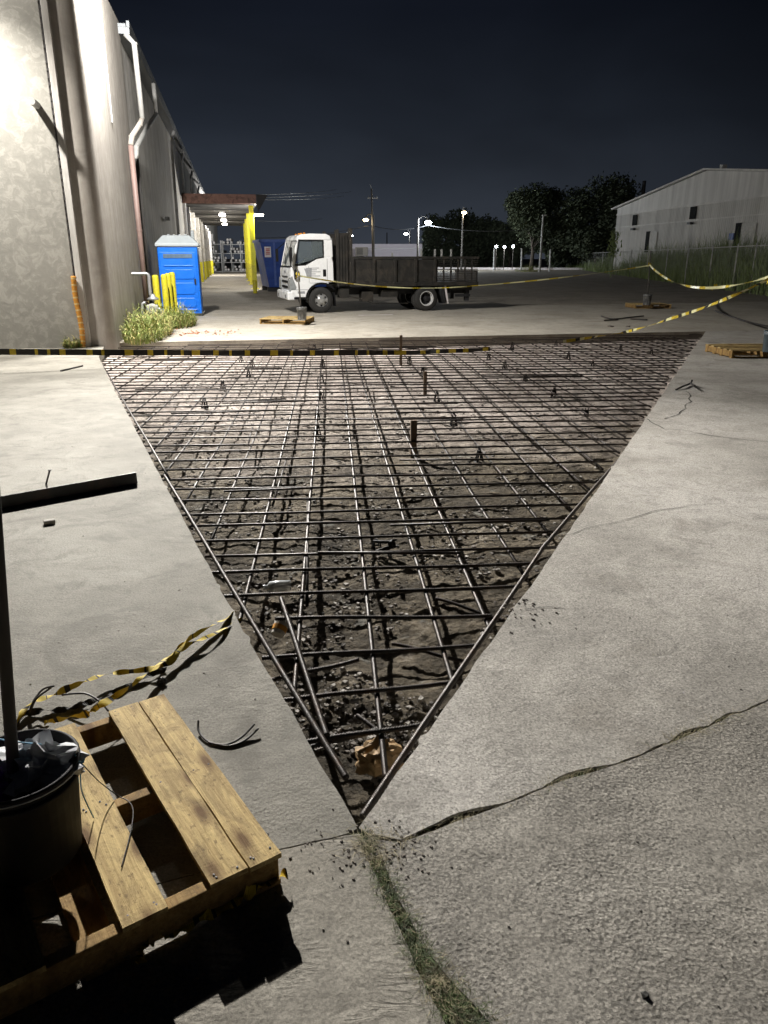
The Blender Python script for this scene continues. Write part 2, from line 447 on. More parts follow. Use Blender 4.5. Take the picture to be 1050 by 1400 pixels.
def slab(name, poly, mat, depth=.2, z=0.0):
    m = MB(); n = len(poly)
    top = [Vector((p.x, p.y, z)) for p in poly]; bot = [Vector((p.x, p.y, z - depth)) for p in poly]
    tri = tessellate_polygon([[Vector((p.x, p.y, 0)) for p in poly]])
    m.add(top + bot, [list(t) for t in tri] + [[i, i + n, (i + 1) % n + n, (i + 1) % n] for i in range(n)])
    for k, f in enumerate(m.f):
        if len(f) == 3:
            a, b, c = [m.v[i] for i in f]
            if (b - a).cross(c - a).z < 0: m.f[k] = f[::-1]
    o = m.build(name, mat, origin=(0, 0, 0)); o['kind'] = 'structure'; return o
V3 = Vector
edgeL = jag(LEFT_EDGE, .008, .022, 1.3, -.03)
edgeR = jag(RIGHT_EDGE, .009, .022, 7.7, .035)
crk = jag(CR, .008, .012, 4.4, .022)
# slabs (one cast piece each, with open joints between them)
JL = [APEX + V3((-.02, -.015, 0)), G(370, 1165), G(370, 1165) + (G(370, 1165) - APEX) * 60]
jl = jag(JL[:2], .012, .02, 2.2)
slab('concrete_slab', edgeL + [B(-.2, .0), V3((-60, 3, 0)), JL[2]] + list(reversed(jl)), M['slab_smooth'])
gap = V3((-.008, .02, 0))
slab('concrete_slab', edgeR + [V3((90, 35.2, 0)), V3((90, CR[-1].y + (90 - CR[-1].x) * crd.y / crd.x, 0))] + [p + gap * (.25 + 2.0 * abs(noise.noise(p * 4))) for p in reversed(crk)] + [APEX + V3((.03, -.02, 0))], M['slab_pale'])
# grass joint running from the apex to the bottom of the picture
GC = [G(497, 1140), G(525, 1205), G(560, 1280), G(600, 1345), G(645, 1405)]
GW = [.01, .022, .026, .034, .052]
gdir = (GC[-1] - GC[-2]).normalized()
GC.append(GC[-1] + gdir * .6); GW.append(.09); GC.append(GC[-1] + gdir * 8); GW.append(.09)
gl = jag([c + V3((-w, 0, 0)) for c, w in zip(GC, GW)], .02, .03, 9.1)
gr = jag([c + V3((w, 0, 0)) for c, w in zip(GC, GW)], .02, .03, 5.1)
slab('concrete_slab', [APEX + V3((-.03, -.03, 0))] + gl + [V3((-60, -12, 0)), JL[2] + V3((0, -.02, 0))] + [p + V3((-.0, -.006, 0)) for p in reversed(jl)][:-1], M['slab_wavy'])
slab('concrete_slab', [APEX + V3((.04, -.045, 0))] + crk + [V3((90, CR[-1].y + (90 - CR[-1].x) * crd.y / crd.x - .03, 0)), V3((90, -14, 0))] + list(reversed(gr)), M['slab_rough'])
# packed dirt in the open joints
m = MB()
j = [APEX] + crk + [CR[-1] + crd * 90]
m.ribbon([p + V3((0, 0, -.011 + .009 * noise.noise(p * 11))) for p in j[:-1]] + [j[-1] + V3((0, 0, -.02))], .16, 0)
m.ribbon([p + V3((0, .0, -.03)) for p in JL], .12, 0)
m.ribbon([p + V3((0, 0, -.02)) for p in [APEX] + GC], lambda t: .12 + .2 * t, 0)
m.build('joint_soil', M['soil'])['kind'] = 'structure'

# the yard beyond the pit: pale apron, then the old lot out to the horizon
apr_far = [V3((7.6 + 82.4, 35.2, 0)), V3((90, 48, 0)), V3((12, 29.5, 0)), V3((-4.8, 25.2, 0)), B(0, 12.2)]
slab('concrete_apron', jag([TL, TR], .012, .05, 3.3) + [V3((90, 35.2 + .03, 0))] + apr_far[1:] + [B(0, .62)], M['apron'])
slab('ground', [B(-.6, 12.3), V3((-4.8, 25.24, 0)), V3((12, 29.54, 0)), V3((90, 48.04, 0)), V3((900, 48, 0)), V3((900, 900, 0)), V3((-900, 900, 0)), V3((-900, 20, 0))], M['lot'])

# pit floor
def pit_floor():
    m = MB(); nr, ncn = 330, 150
    ys = [1.68 * (18.6 / 1.68) ** (i / (nr - 1)) for i in range(nr)]
    def lx(y):
        pts = LEFT_EDGE + [TL]
        for a, b in zip(pts, pts[1:]):
            if a.y <= y <= b.y: return a.x + (b.x - a.x) * (y - a.y) / max(1e-6, b.y - a.y)
        return pts[0].x if y < pts[0].y else pts[-1].x
    def rx(y):
        for a, b in zip(RIGHT_EDGE, RIGHT_EDGE[1:]):
            if a.y <= y <= b.y: return a.x + (b.x - a.x) * (y - a.y) / (b.y - a.y)
        return RIGHT_EDGE[0].x if y < RIGHT_EDGE[0].y else TR.x
    for y in ys:
        x0, x1 = lx(y) - .12, rx(y) + .12
        for k in range(ncn):
            x = x0 + (x1 - x0) * k / (ncn - 1)
            z = -.235 + .035 * noise.fractal(V3((x * 1.3, y * 1.3, 0)), 1, 2, 4)
            z += .016 * noise.fractal(V3((x * 6, y * 6, 5)), .9, 2, 4)
            q = noise.noise(V3((x * 17, y * 17, 9))); z += .010 * max(0, q) + .006 * noise.noise(V3((x * 40, y * 40, 2)))
            z += .055 * max(0, min(1, (k / (ncn - 1) - .5) * 2.4)) * max(0, min(1, (y - 2.6) / 1.5)); e = min(x - x0 - .12, x1 - .12 - x); z += .05 * max(0, 1 - max(e, 0) / .22) ** 2
            m.v.append(V3((x, y, min(z, -.115))))
    for i in range(nr - 1):
        for k in range(ncn - 1):
            a = i * ncn + k; m.f.append([a, a + 1, a + ncn + 1, a + ncn]); m.m.append(0)
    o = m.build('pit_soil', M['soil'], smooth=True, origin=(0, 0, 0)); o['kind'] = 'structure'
    return lx, rx
LX, RX = pit_floor()

# stones and broken concrete on the pit floor, grit on the slabs: uncountable
def rock(m, c, r):
    n0 = len(m.v); pts = []
    for k in range(5): a = 2*PI*k/5 + R.uniform(-.4,.4); q = r*R.uniform(.6,1.1); pts.append(c + V3((q*math.cos(a), q*math.sin(a), -r*.3)))
    for k in range(4): a = 2*PI*k/4 + R.uniform(-.4,.4); q = r*R.uniform(.55,.95); pts.append(c + V3((q*math.cos(a), q*math.sin(a), r*R.uniform(.12,.42))))
    fs = [(5,6,7,8)]
    fs += [(0,1,5),(1,6,5),(1,2,6),(2,3,7),(2,7,6),(3,4,8),(3,8,7),(4,0,8),(0,5,8)]
    m.add(pts, fs)
m = MB()
for _ in range(9500):
    y = 1.9 + 12 * R.random() ** 1.9; x = R.uniform(LX(y), RX(y)); rt = (x - LX(y)) / (RX(y) - LX(y))
    if noise.noise(V3((x*1.7, y*1.7, 8))) < -.12: continue
    m.mi = R.choices((0, 1, 2), (.45, .25, .30))[0]
    rock(m, V3((x, y, -.222 + .055 * max(0, min(1, (rt - .5) * 2.4)) * max(0, min(1, (y - 2.6) / 1.5)) + .03 * noise.fractal(V3((x*1.3, y*1.3, 0)), 1, 2, 4) + R.uniform(-.008, .012))), R.choice((.003,.004,.005,.006,.006,.008,.010,.014,.018)) * (1 + .03 * y))
tag(m.build('gravel', [M['soilstone'], M['stone'], M['darkstone']], origin=(0,0,0)), 'loose stones and broken concrete scattered over the dark pit soil', 'gravel', kind='stuff')
m = MB()
for _ in range(650):
    m.mi = 1 if R.random() < .55 else 0
    x, y = R.uniform(-3, 4), 1.0 + 6 * R.random() ** 2
    if LX(y) - .02 < x < RX(y) + .02 and y > 1.8: continue
    rock(m, V3((x, y, .002)), R.choice((.002,.003,.003,.004,.005)))
for _ in range(34):      # crumbs where the right edge has broken away
    p = G(705, 835) + V3((R.gauss(.05,.08), R.gauss(.0,.1), .004)); rock(m, p, R.uniform(.003,.010))
m.mi = 1
for _ in range(130):
    x, y = R.gauss(-.03, .09), R.gauss(1.74, .06); rock(m, V3((x, y, .002)), R.uniform(.002,.006))
tag(m.build('grit', [M['stone'], M['soilstone']], origin=(0,0,0)), 'crumbs of concrete and grit lying on the slabs round the pit', 'grit', kind='stuff')

# ---------------------------------------------------------------- rebar mat
mat_root = empty('rebar_mat', (0, 5, -.235), 'wide mat of dark steel reinforcing bars tied in squares over the open pit', 'rebar mat')
def bar_mesh(a, b, r=.0094, ribs=False, bow=.004):
    m = MB(); L = (b - a).length
    if ribs:
        n = int(L / .0055); pts = []; rs = []
        for i in range(n + 1):
            t = i / n; p = a.lerp(b, t); p = p + V3((0, 0, bow * math.sin(t * PI * 2)))
            pts.append(p); rs.append(r * (1.3 if i % 2 else .84))
        m.tube(pts, rs, 8)
    else:
        k = max(2, int(L / .7)); ph = R.uniform(0, 6)
        pts = [a.lerp(b, i / k) + V3((0, 0, bow * math.sin(ph + i * 1.7))) + V3((bow * .8 * math.sin(ph + i), bow * .8 * math.cos(ph * 2 + i * 1.3), 0)) for i in range(k + 1)]
        m.tube(pts, r, 7)
    return m
def addbar(a, b, **k): bar_mesh(a, b, **k).build('bar', M['rebar'], mat_root, smooth=True)
ZC, ZL = -.060, -.081
YB = math.radians(-4.0); bd = V3((math.sin(YB), math.cos(YB), 0)); bc = V3((bd.y, -bd.x, 0))
# nearest cross bars surveyed one by one
for (x0, y0, x1, y1) in ((412,1016,598,987),(385,958,632,931),(358,900,655,882),(376,846,672,842)):
    addbar(G(x0, y0, ZC), G(x1, y1, ZC), ribs=True)
addbar(G(418,1024,ZC-.03), G(520,996,ZC-.03), ribs=True)
addbar(G(368,931,ZC-.05), G(490,902,ZC-.05), ribs=True)
y = 3.66
kk = 0
while y < 17.6:
    p = V3((0, y, ZC))
    def hit(edge_fn, sgn, lo):
        x = 0.0
        for _ in range(40):
            q = p + bc * x; e = edge_fn(q.y); x += (e - q.x) * .8
        return x
    jy = R.uniform(-.03, .03); sl = R.uniform(-.006, .006)
    xl = hit(LX, -1, 0) + R.uniform(-.005, .06); xr = hit(RX, 1, 0) - R.uniform(.0, .12)
    if y > 15.9: xl = max(xl, (y - 15.75) / (TR.y - TL.y) * (TR.x - TL.x) + TL.x + .3)
    a = p + bc * xl + V3((0, jy - sl * 5, 0)); b = p + bc * xr + V3((0, jy + sl * 5, 0))
    if xr - xl > .4: addbar(a, b, ribs=(y < 4.2))
    y += .284 + R.uniform(-.03, .03); kk += 1
# bars running away from the camera
LAPS = []
def far_y(x): return TL.y + (x - TL.x) / (TR.x - TL.x) * (TR.y - TL.y)
for k in range(-14, 26):
    x5 = -.207 + .312 * k + R.uniform(-.025, .025)
    p = V3((x5, 5, ZL)); ang = YB + R.uniform(-.006, .006); d = V3((math.sin(ang), math.cos(ang), 0))
    LAPS.append((p, d)); ts = [t * .05 - 3.2 for t in range(0, 340)]
    ins = [t for t in ts if (lambda q: 1.8 < q.y < far_y(q.x) - .12 and LX(q.y) + .02 < q.x < RX(q.y) - .05)(p + d * t)]
    if len(ins) < 8: continue
    t0 = ins[0] if k == 0 else ins[0] + R.uniform(0, .12)
    addbar(p + d * t0, p + d * (ins[-1] - R.uniform(0, .1)), ribs=(-2 <= k <= 2), r=.0098)
for pts in (((225,650),(473,1063)), ((136,492),(232,655)), ((495,1117),(746,744)), ((740,752),(905,560)), ((384,818),(447,1006))):
    addbar(G(*pts[0], ZC + .018), G(*pts[1], ZC + .018), ribs=pts[0][1] > 640, r=.0102)
# short lap bars tied beside the main bars
lm = MB(); rl = random.Random(11)
for _ in range(34):
    p, d = rl.choice(LAPS); t0 = rl.uniform(-1.5, 7.5); q = p + d * t0 + V3((rl.choice((-1, 1)) * .03, 0, .004))
    q2 = q + d * rl.uniform(.7, 1.8) + V3((rl.uniform(-.05, .05), 0, 0))
    if all(2.6 < w.y < far_y(w.x) - .3 and LX(w.y) + .12 < w.x < RX(w.y) - .12 for w in (q, q2)): lm.tube([q, q2], .009, 7)
for _ in range(20):
    y = 3.2 + 10 * rl.random() ** 1.3; x0 = rl.uniform(LX(y) + .1, RX(y) - .7); L = rl.uniform(.6, 1.6); q = V3((x0, y, ZC + .004)); q2 = q + bc * L + V3((0, rl.uniform(-.12, .12), 0))
    if q2.x < RX(q2.y) - .1: lm.tube([q, q2], .009, 7)
tag(lm.build('lap_bar', M['rebar'], mat_root, smooth=True), kind='stuff')
# loose bars lying on the soil
for i, (x0, y0, x1, y1, lab) in enumerate(((596,818,690,848,'short loose rusty bar lying askew on soil by the right pit edge'),(488,978,560,1034,'short loose bar lying slantwise in the soil near the pit corner'),(536,880,640,905,'loose bar half buried in soil just below the near cross bars'))):
    tag(bar_mesh(G(x0,y0,-.17), G(x1,y1,-.19), r=.009, ribs=True).build('loose_bar', M['rebar'], smooth=True), lab, 'steel bar')

# bar supports (black plastic chairs)
def chair_mesh():
    m = MB()
    for k in range(4):
        a = PI/4 + k*PI/2; m.tube([(.05*math.cos(a),.05*math.sin(a),0),(.028*math.cos(a),.028*math.sin(a),.085),(.02*math.cos(a),.02*math.sin(a),.125)], [.010,.009,.008], 6)
    m.lathe([(.052,.0),(.056,.006),(.046,.012)], n=16); m.lathe([(.026,.1),(.03,.115),(.03,.13),(.012,.132)], n=12)
    m.box((0,.022,.142),(.012,.01,.03)); m.box((0,-.022,.142),(.012,.01,.03))
    return m
ch0 = None
spots = [(280,558),(305,533),(340,516),(345,502),(620,582),(655,632),(597,549),(690,505),(668,492),(718,523),(757,545),(801,574),(777,492),(810,503),(890,487),(848,482),(441,502),(440,523),(438,548),(434,574),(434,596),(578,512),(560,498),(330,496),(430,480),(700,478),(760,474)]
for i, (x, y) in enumerate(spots):
    p = G(x, y, -.215)
    if ch0 is None:
        ch0 = chair_mesh().build('bar_support', M['black_plastic'], origin=(0,0,0), smooth=False)
        tag(ch0, 'small black plastic chair holding the bars up off the pale pit soil', 'bar support', 'black plastic bar supports under the rebar'); o = ch0
    else: o = dup(ch0)
    s = R.uniform(.85, 1.0); o.location = p; o.rotation_euler = (0, 0, R.uniform(0, 3)); o.scale = (.95*s, .95*s, s)
o = dup(ch0, G(515, 748, -.165), 1.0, 'black plastic bar support tipped on its side, alone in the dark soil'); o.rotation_euler = (1.2, .4, 1.0); o.scale = (1,1,1)
if 'group' in o: del o['group']

# grade stakes
for (x, y, z1, w, lab) in ((548,499,.33,.05,'far wooden grade stake that carries the black and yellow tape'),(581,536,.10,.05,'middle wooden grade stake, shortest, standing among pale soil'),(565,622,.15,.062,'nearest wooden grade stake, standing in darker soil without tape')):
    p = G(x, y, -.2); m = MB()
    m.box((p.x, p.y, (z1 - .27) / 2), (w, w * .55, z1 + .27), R.uniform(-.3, .3))
    tag(m.build('grade_stake', M['stake_wood'], bevel=.003), lab, 'stake')

# litter in the pit
def crumple(c, sx, sy, sz, amp, seed, mats, name, label, cat, fold=7.0):
    m = MB(); n, k = 22, 14
    for i in range(k + 1):
        th = PI * i / k
        for q in range(n):
            ph = 2 * PI * q / n
            d = V3((math.sin(th)*math.cos(ph), math.sin(th)*math.sin(ph), math.cos(th)))
            r = 1 + amp * noise.noise(d * fold * .35 + V3((seed,0,0))) + amp * .6 * abs(noise.noise(d * fold + V3((seed,3,0))))
            m.v.append(V3(c) + V3((d.x*sx*r, d.y*sy*r, d.z*sz*r)))
    for i in range(k):
        for q in range(n):
            a = i*n+q; b = i*n+(q+1)%n
            m.f.append([a, b, b+n, a+n]); m.m.append(0)
    return tag(m.build(name, mats), label, cat)
bp = G(518, 1052, -.19)
crumple(bp + V3((0, .03, .03)), .085, .07, .055, .5, 2.0, M['kraft'], 'paper_bag', 'crumpled brown paper bag lying in the near corner of the pit', 'paper bag')
cp = G(379, 868, -.15)
m = MB(); ax = V3((.25, .75, .5)).normalized()
m.tube([cp, cp + ax * .07], [.032, .04], 16); m.mi = 1; m.tube([cp + ax*.02, cp + ax*.045], [.0365, .0395], 16)
tag(m.build('paper_cup', [M['cup'], M['cup_orange']], smooth=False), 'small white and orange paper cup lying by the left pit edge', 'cup')
q = G(362, 803, -.17); q2 = G(398, 800, -.165)
ax = (q2 - q)
m = MB(); m.tube([q, q+ax*.1, q+ax*.2, q+ax*.6, q+ax*.75, q+ax], [.012,.014,.033,.034,.032,.03], 14)
bt = tag(m.build('plastic_bottle', M['clear_bottle'], smooth=True), 'clear plastic bottle lying on its side under the bars near left edge', 'bottle')
m = MB(); m.tube([q - ax*.06, q], .015, 10); m.build('cap', M['white_metal'], bt)

# ---------------------------------------------------------------- near left: pallets, buckets, tape
def board(m, lo, hi): m.b2(lo, hi)
def make_pallet(label, loc, rz, tops, L=.93, W=1.2, group=None, dark=False):
    """x runs along the deck boards, y across them; tops = list of (y0, y1)"""
    root = empty('pallet', loc, label, 'pallet', rz, group)
    wood = M['pallet_wood']; low = M['pallet_dark']
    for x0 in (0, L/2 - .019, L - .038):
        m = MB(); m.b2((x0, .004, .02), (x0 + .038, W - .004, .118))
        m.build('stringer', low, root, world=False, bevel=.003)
    for i, (a, b) in enumerate(tops):
        m = MB(); nseg = 14; vs = []; e = R.uniform(0, 9)
        for s in range(nseg + 1):
            x = L * s / nseg + (-.006 if s == 0 else (.006 if s == nseg else 0)) + (R.uniform(-.004,.004) if s in (0, nseg) else 0)
            wa = .003 * noise.noise(V3((x * 7, e, 0))); wb = .003 * noise.noise(V3((x * 7, e, 5)))
            zz = .0015 * math.sin(x * 4 + e)
            vs += [(x, a+wa, .1185+zz), (x, b+wb, .1185+zz), (x, b+wb, .138+zz), (x, a+wa, .138+zz)]
        fs = [(0,3,2,1), (nseg*4, nseg*4+1, nseg*4+2, nseg*4+3)]
        for s in range(nseg):
            for k in range(4):
                fs.append((s*4+k, s*4+(k+1)%4, s*4+4+(k+1)%4, s*4+4+k))
        m.add(vs, fs)
        m.mi = 1; nm = m
        for x0 in (.012, .026, L/2 - .008, L/2 + .01, L - .026, L - .012):
            for t in (.25, .75):
                if R.random() < .7:
                    c = (x0 + R.uniform(-.004,.004), a + (b-a)*t + R.uniform(-.008,.008), .1382); nm.lathe([(.0001,.0012),(.003,.001),(.0034,-.001)], c, 8)
        m.build('deck_board', [wood if not dark else low, M['bare_steel']], root, world=False)
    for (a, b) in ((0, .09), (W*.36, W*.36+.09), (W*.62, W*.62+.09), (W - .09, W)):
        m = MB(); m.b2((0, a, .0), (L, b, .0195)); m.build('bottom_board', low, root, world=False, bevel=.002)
    return root
PZ = .116
pa = G(382, 1163, PZ); pb = G(222, 947, PZ)
prz = math.atan2(pb.y - pa.y, pb.x - pa.x)
near_pallet = make_pallet('large worn wooden pallet in the near left corner carrying a black bucket', (pa.x, pa.y, .002), prz,
    [(.0, .092), (.096, .20), (.315, .425), (.60, .735), (.85, .99), (1.08, 1.2)])
near_pallet.scale = (1.0, 1.0, PZ / .14)

def make_bucket(label, loc, mat, pole_top, pole_off=(0,0), scale=1.0, bag=False, handle=True, fill=.3):
    root = empty('bucket', loc, label, 'bucket')
    s = scale
    m = MB(); m.lathe([(.0,.0),(.125*s,.0),(.13*s,.01),(.146*s,.30*s),(.155*s,.302*s),(.155*s,.318*s),(.148*s,.32*s),(.150*s,.345*s),(.157*s,.347*s),(.159*s,.362*s),(.152*s,.368*s),(.146*s,.362*s),(.138*s,.24*s),(.126*s,.02),(0,.02)], n=40)
    m.build('shell', mat, root, world=False, smooth=True)
    m = MB(); m.lathe([(.136*s,fill*s-.002),(.09*s,fill*s+.006),(.0001,fill*s+.004)], n=28); m.build('concrete_fill', M['concrete_fill'], root, world=False)
    if handle:
        m = MB(); pts = []
        for k in range(17):
            a = PI * k / 16; pts.append((.155*s*math.cos(a), -.165*s*math.sin(a)*.95, .335*s + (.07*math.sin(a))*s*.2))
        m.tube(pts, .0035, 6); m.build('handle', M['galv'], root, world=False, smooth=True)
    return root
bz = PZ + .002
RZ = .41
br = G(103, 1060, RZ); bloc = V3((br.x - .176, 1.606, bz))
near_bucket = make_bucket('large black plastic bucket filled with concrete, standing on the near pallet', bloc, M['black_plastic'], None, scale=.98, fill=.2)
near_bucket.rotation_euler = (0, 0, math.radians(25)); near_bucket.scale = (1.0, 1.0, .80)
p0 = D(20, 1075, 1.60); p1 = D(2, 830, 1.62); dd = (p1 - p0)
m = MB(); m.tube([p0 - dd*.05 + V3((0,0,-.12)), p0, p1, p1 + dd*1.1], .0155, 14)
tag(m.build('marker_pole', M['pole_wood'], smooth=True), 'thick dark marker pole planted in the black bucket, leaning left', 'pole')
crumple(bloc + V3((.04, .03, .255)), .095, .06, .055, .9, 6.0, M['plastic_bag'], 'plastic_bag', 'crumpled translucent white plastic bag in the black bucket', 'plastic bag', 9)
crumple(bloc + V3((-.075, -.03, .235)), .05, .05, .04, .6, 11.0, M['purple'], 'plastic_wrapper', 'purple plastic wrapper stuffed in the black bucket beside the pole', 'wrapper')
# string tied from the pole over the rim and down to the pallet
def spline(pts, n=12):
    out = []; P = [V3(p) for p in pts]
    for i in range(len(P) - 1):
        p0_, p1_, p2_, p3_ = P[max(i-1,0)], P[i], P[i+1], P[min(i+2, len(P)-1)]
        for k in range(n):
            t = k / n
            out.append(.5 * ((2*p1_) + (-p0_+p2_)*t + (2*p0_-5*p1_+4*p2_-p3_)*t*t + (-p0_+3*p1_-3*p2_+p3_)*t**3))
    out.append(P[-1]); return out
m = MB()
rim = G(94, 1024, RZ)
m.tube(spline([D(-15, 1008, 1.68), D(20, 1014, 1.62), D(60, 1018, 1.64), rim + V3((0,0,.006)), G(106, 1038, RZ-.01), G(112, 1043, RZ-.04)]), .002, 6)
m.tube(spline([rim + V3((0,0,.004)), G(106, 1060, .34), G(106, 1085, .22), G(103, 1106, .14), G(98,1112,.15)]), .0022, 6)
m.tube(spline([G(112, 1043, RZ-.04), G(110, 1062, .31), G(113, 1085, .22), G(128, 1118, .12)]), .0018, 6)
for k in range(5):
    a = k * 1.3; m.tube(spline([G(110,1040,RZ-.03) + V3((.008*math.cos(a), .008*math.sin(a), -.006)), G(110,1042,RZ-.03) + V3((-.01*math.sin(a), .008, .006)), G(111,1044,RZ-.035) + V3((.009*math.sin(a), -.006, -.008))], 6), .0025, 6)
tag(m.build('string', M['string'], smooth=True), 'pale blue string tied round the pole and over the bucket rim', 'string')
m = MB(); m.tube(spline([G(113, 1045, RZ-.05), G(135, 1068, .19), G(160, 1087, PZ+.004), G(176, 1096, PZ+.004), G(182, 1110, PZ+.004), G(178, 1140, PZ+.004), G(166, 1185, PZ+.004)]), .0016, 6)
tag(m.build('wire', M['bare_steel'], smooth=True), 'thin dark wire curling from the bucket rim across a pallet board', 'wire')

# caution tape bundles beside the pallet
def wig(pts, amp, seed, n=14):
    return [p + V3((noise.noise(p*7+V3((seed,0,0))), noise.noise(p*7+V3((0,seed,0))), abs(noise.noise(p*9+V3((0,0,seed)))))) * amp for p in spline(pts, n)]
def tape(name, pts, w, twist, label, seed, amp=.009, n=26, mats=None, pat=None, wob=True):
    m = MB(); P = wig(pts, amp, seed, n); rr = random.Random(seed); st = [0, 0]
    def cols(i):
        if st[0] <= 0:
            st[1] = (1 - st[1]) if pat is None else pat(rr, st[1]); st[0] = rr.randint(6, 16) if st[1] == 0 else rr.randint(1, 4)
        st[0] -= 1; return st[1]
    ww = (lambda t: w * (.55 + .45 * abs(noise.noise(V3((t * 14, seed, 0))) * 1.6))) if wob else w
    m.ribbon(P, ww, (lambda t: 1.3 * twist * math.sin(t * 11 + seed) + .8 * math.sin(t * 37 + seed)), cols)
    return m, mats or [M['tape_yellow'], M['tape_black']]
m, mm = tape('t', [G(322,838,-.03), G(305,848,.02), G(262,872,.045), G(230,905,.04), G(190,918,.03), G(150,922,.04), G(118,932,.045), G(75,950,.04), G(42,962,.03), G(20,990,.02)], .040, .8, '', 3)
tag(m.build('caution_tape', mm), 'upper strand of black and yellow caution tape, slack between pit edge and bucket', 'caution tape')
m, mm = tape('t', [G(330,846,-.03), G(296,866,.03), G(250,885,.04), G(215,910,.05), G(180,938,.07), G(140,963,.09), G(120,975,.1), G(90,982,.05), G(60,990,.02)], .034, 1.0, '', 8)
tag(m.build('caution_tape', mm), 'lower strand of yellow caution tape twisted tight towards the pallet corner', 'caution tape')
m, mm = tape('t', [G(225,912,.012), G(160,946,.012), G(100,968,.012), G(45,975,.014), G(5,1000,.02)], .045, .3, '', 12, mats=[M['tape_black'], M['tape_black']])
tag(m.build('caution_tape', mm), 'black back of a tape strand lying flat on the slab behind the bucket', 'caution tape')
m, mm = tape('t', [G(392,1195,.03), G(350,1215,.03), G(300,1245,.025), G(240,1270,.02), G(200,1290,.03), G(185,1320,.01)], .05, .9, '', 15)
tag(m.build('caution_tape', mm), 'yellow tape end hanging under the front edge of the near pallet', 'caution tape')
# bent tie wires
def wires(name, pts, r, label): 
    m = MB()
    for q in pts: m.tube(spline(q, 10), r, 6)
    return tag(m.build(name, M['bare_steel'], smooth=True), label, 'wire')
wires('tie_wire', [[G(271,985,.03), G(272,1000,.012), G(285,1014,.006), G(308,1018,.006), G(330,1008,.01), G(348,990,.03)], [G(285,1015,.006), G(312,1020,.005), G(335,1012,.008), G(353,996,.02)]], .0042, 'bent black wire curled on the slab right of the near pallet')
wires('tie_wire', [[G(40,975,.02), G(45,960,.05), G(58,943,.07), G(74,938,.09)], [G(42,972,.02), G(50,955,.06), G(70,940,.075)]], .004, 'black wire ends sticking up beside the black bucket')
wires('tie_wire', [[G(85,950,.04), G(115,948,.06), G(135,958,.05), G(148,972,.03)]], .004, 'black wire arching over the slack tape near the pallet')
wires('tie_wire', [[G(924,533,.005), G(934,528,.03), G(944,524,.03), G(946,520,.09)], [G(944,524,.03), G(950,527,.07)]], .012, 'short bent black wire standing on the pale slab by the right pit edge')
crumple(G(221, 931, .012), .016, .014, .012, .6, 3.0, M['bare_steel'], 'tie_scrap', 'dark scrap lump on the slab beside the tape crossing', 'scrap')

# steel angle, nail and lumps on the left slab
a0, a1 = G(-330, 757), G(188, 661)
t = (a1 - a0).normalized(); nn = V3((-t.y, t.x, 0)); hgt = .088
m = MB()
prof = [(-.004, .003), (.0, hgt), (.007, hgt), (.007, .010), (.075, .010), (.075, .003)]
vs = [a0 + nn * p + V3((0, 0, z)) for p, z in prof] + [a1 + nn * p + V3((0, 0, z)) for p, z in prof]
m.add(vs, [(5,4,3,2,1,0), (6,7,8,9,10,11)] + [(i, (i+1) % 6, (i+1) % 6 + 6, i + 6) for i in range(6)])
tag(m.build('steel_angle', M['bare_steel']), 'long dark steel angle lying on the left slab near the pit', 'steel angle')
m = MB(); m.cyl(G(63,662), D(68,643,G(63,662).y), .007, 8); m.lathe([(.0001,.006),(.014,.005),(.014,0),(.0001,0)], D(68,643,G(63,662).y), 10)
tag(m.build('steel_pin', M['bare_steel'], smooth=False), 'thin steel pin stuck upright behind the steel angle', 'pin')
m = MB(); p = G(68, 716); m.box((p.x, p.y, .014), (.07, .045, .028), .5); tag(m.build('concrete_chunk', M['stone'], bevel=.006), 'pale concrete chunk lying on the left slab below the steel angle', 'rubble')
m = MB(); p = G(882, 1362); rock(m, p + V3((0,0,.004)), .012); tag(m.build('pebble', M['tape_black']), 'dark pebble on the rough slab at the bottom right', 'pebble')
m = MB(); m.tube([G(83,507,.012), G(113,500,.012)], .012, 8); tag(m.build('steel_rod', M['bare_steel']), 'short dark rod lying on the left slab below the striped tape', 'rod')

# cracks in the right slab, laid 3 mm above it as wear
m = MB()
for pts, w in (([(885,572),(905,585),(935,588),(965,594),(1010,600),(1055,604)], .014), ([(910,572),(935,560),(943,545),(940,535)], .016), ([(770,732),(800,722),(850,712),(920,694),(1000,688)], .006), ([(715,830),(740,826),(770,830)], .008)):
    P = [G(x, y, .004) for x, y in pts]; P = [q + V3((noise.noise(q*4)*.05, noise.noise(q*4+V3((7,0,0)))*.05, 0)) for q in spline(P, 8)]
    m.ribbon(P, lambda t, w=w: w * (.3 + 1.2 * abs(noise.noise(V3((t*9, w*100, 0))))), 0)
m.build('crack', M['tape_black'])['kind'] = 'structure'

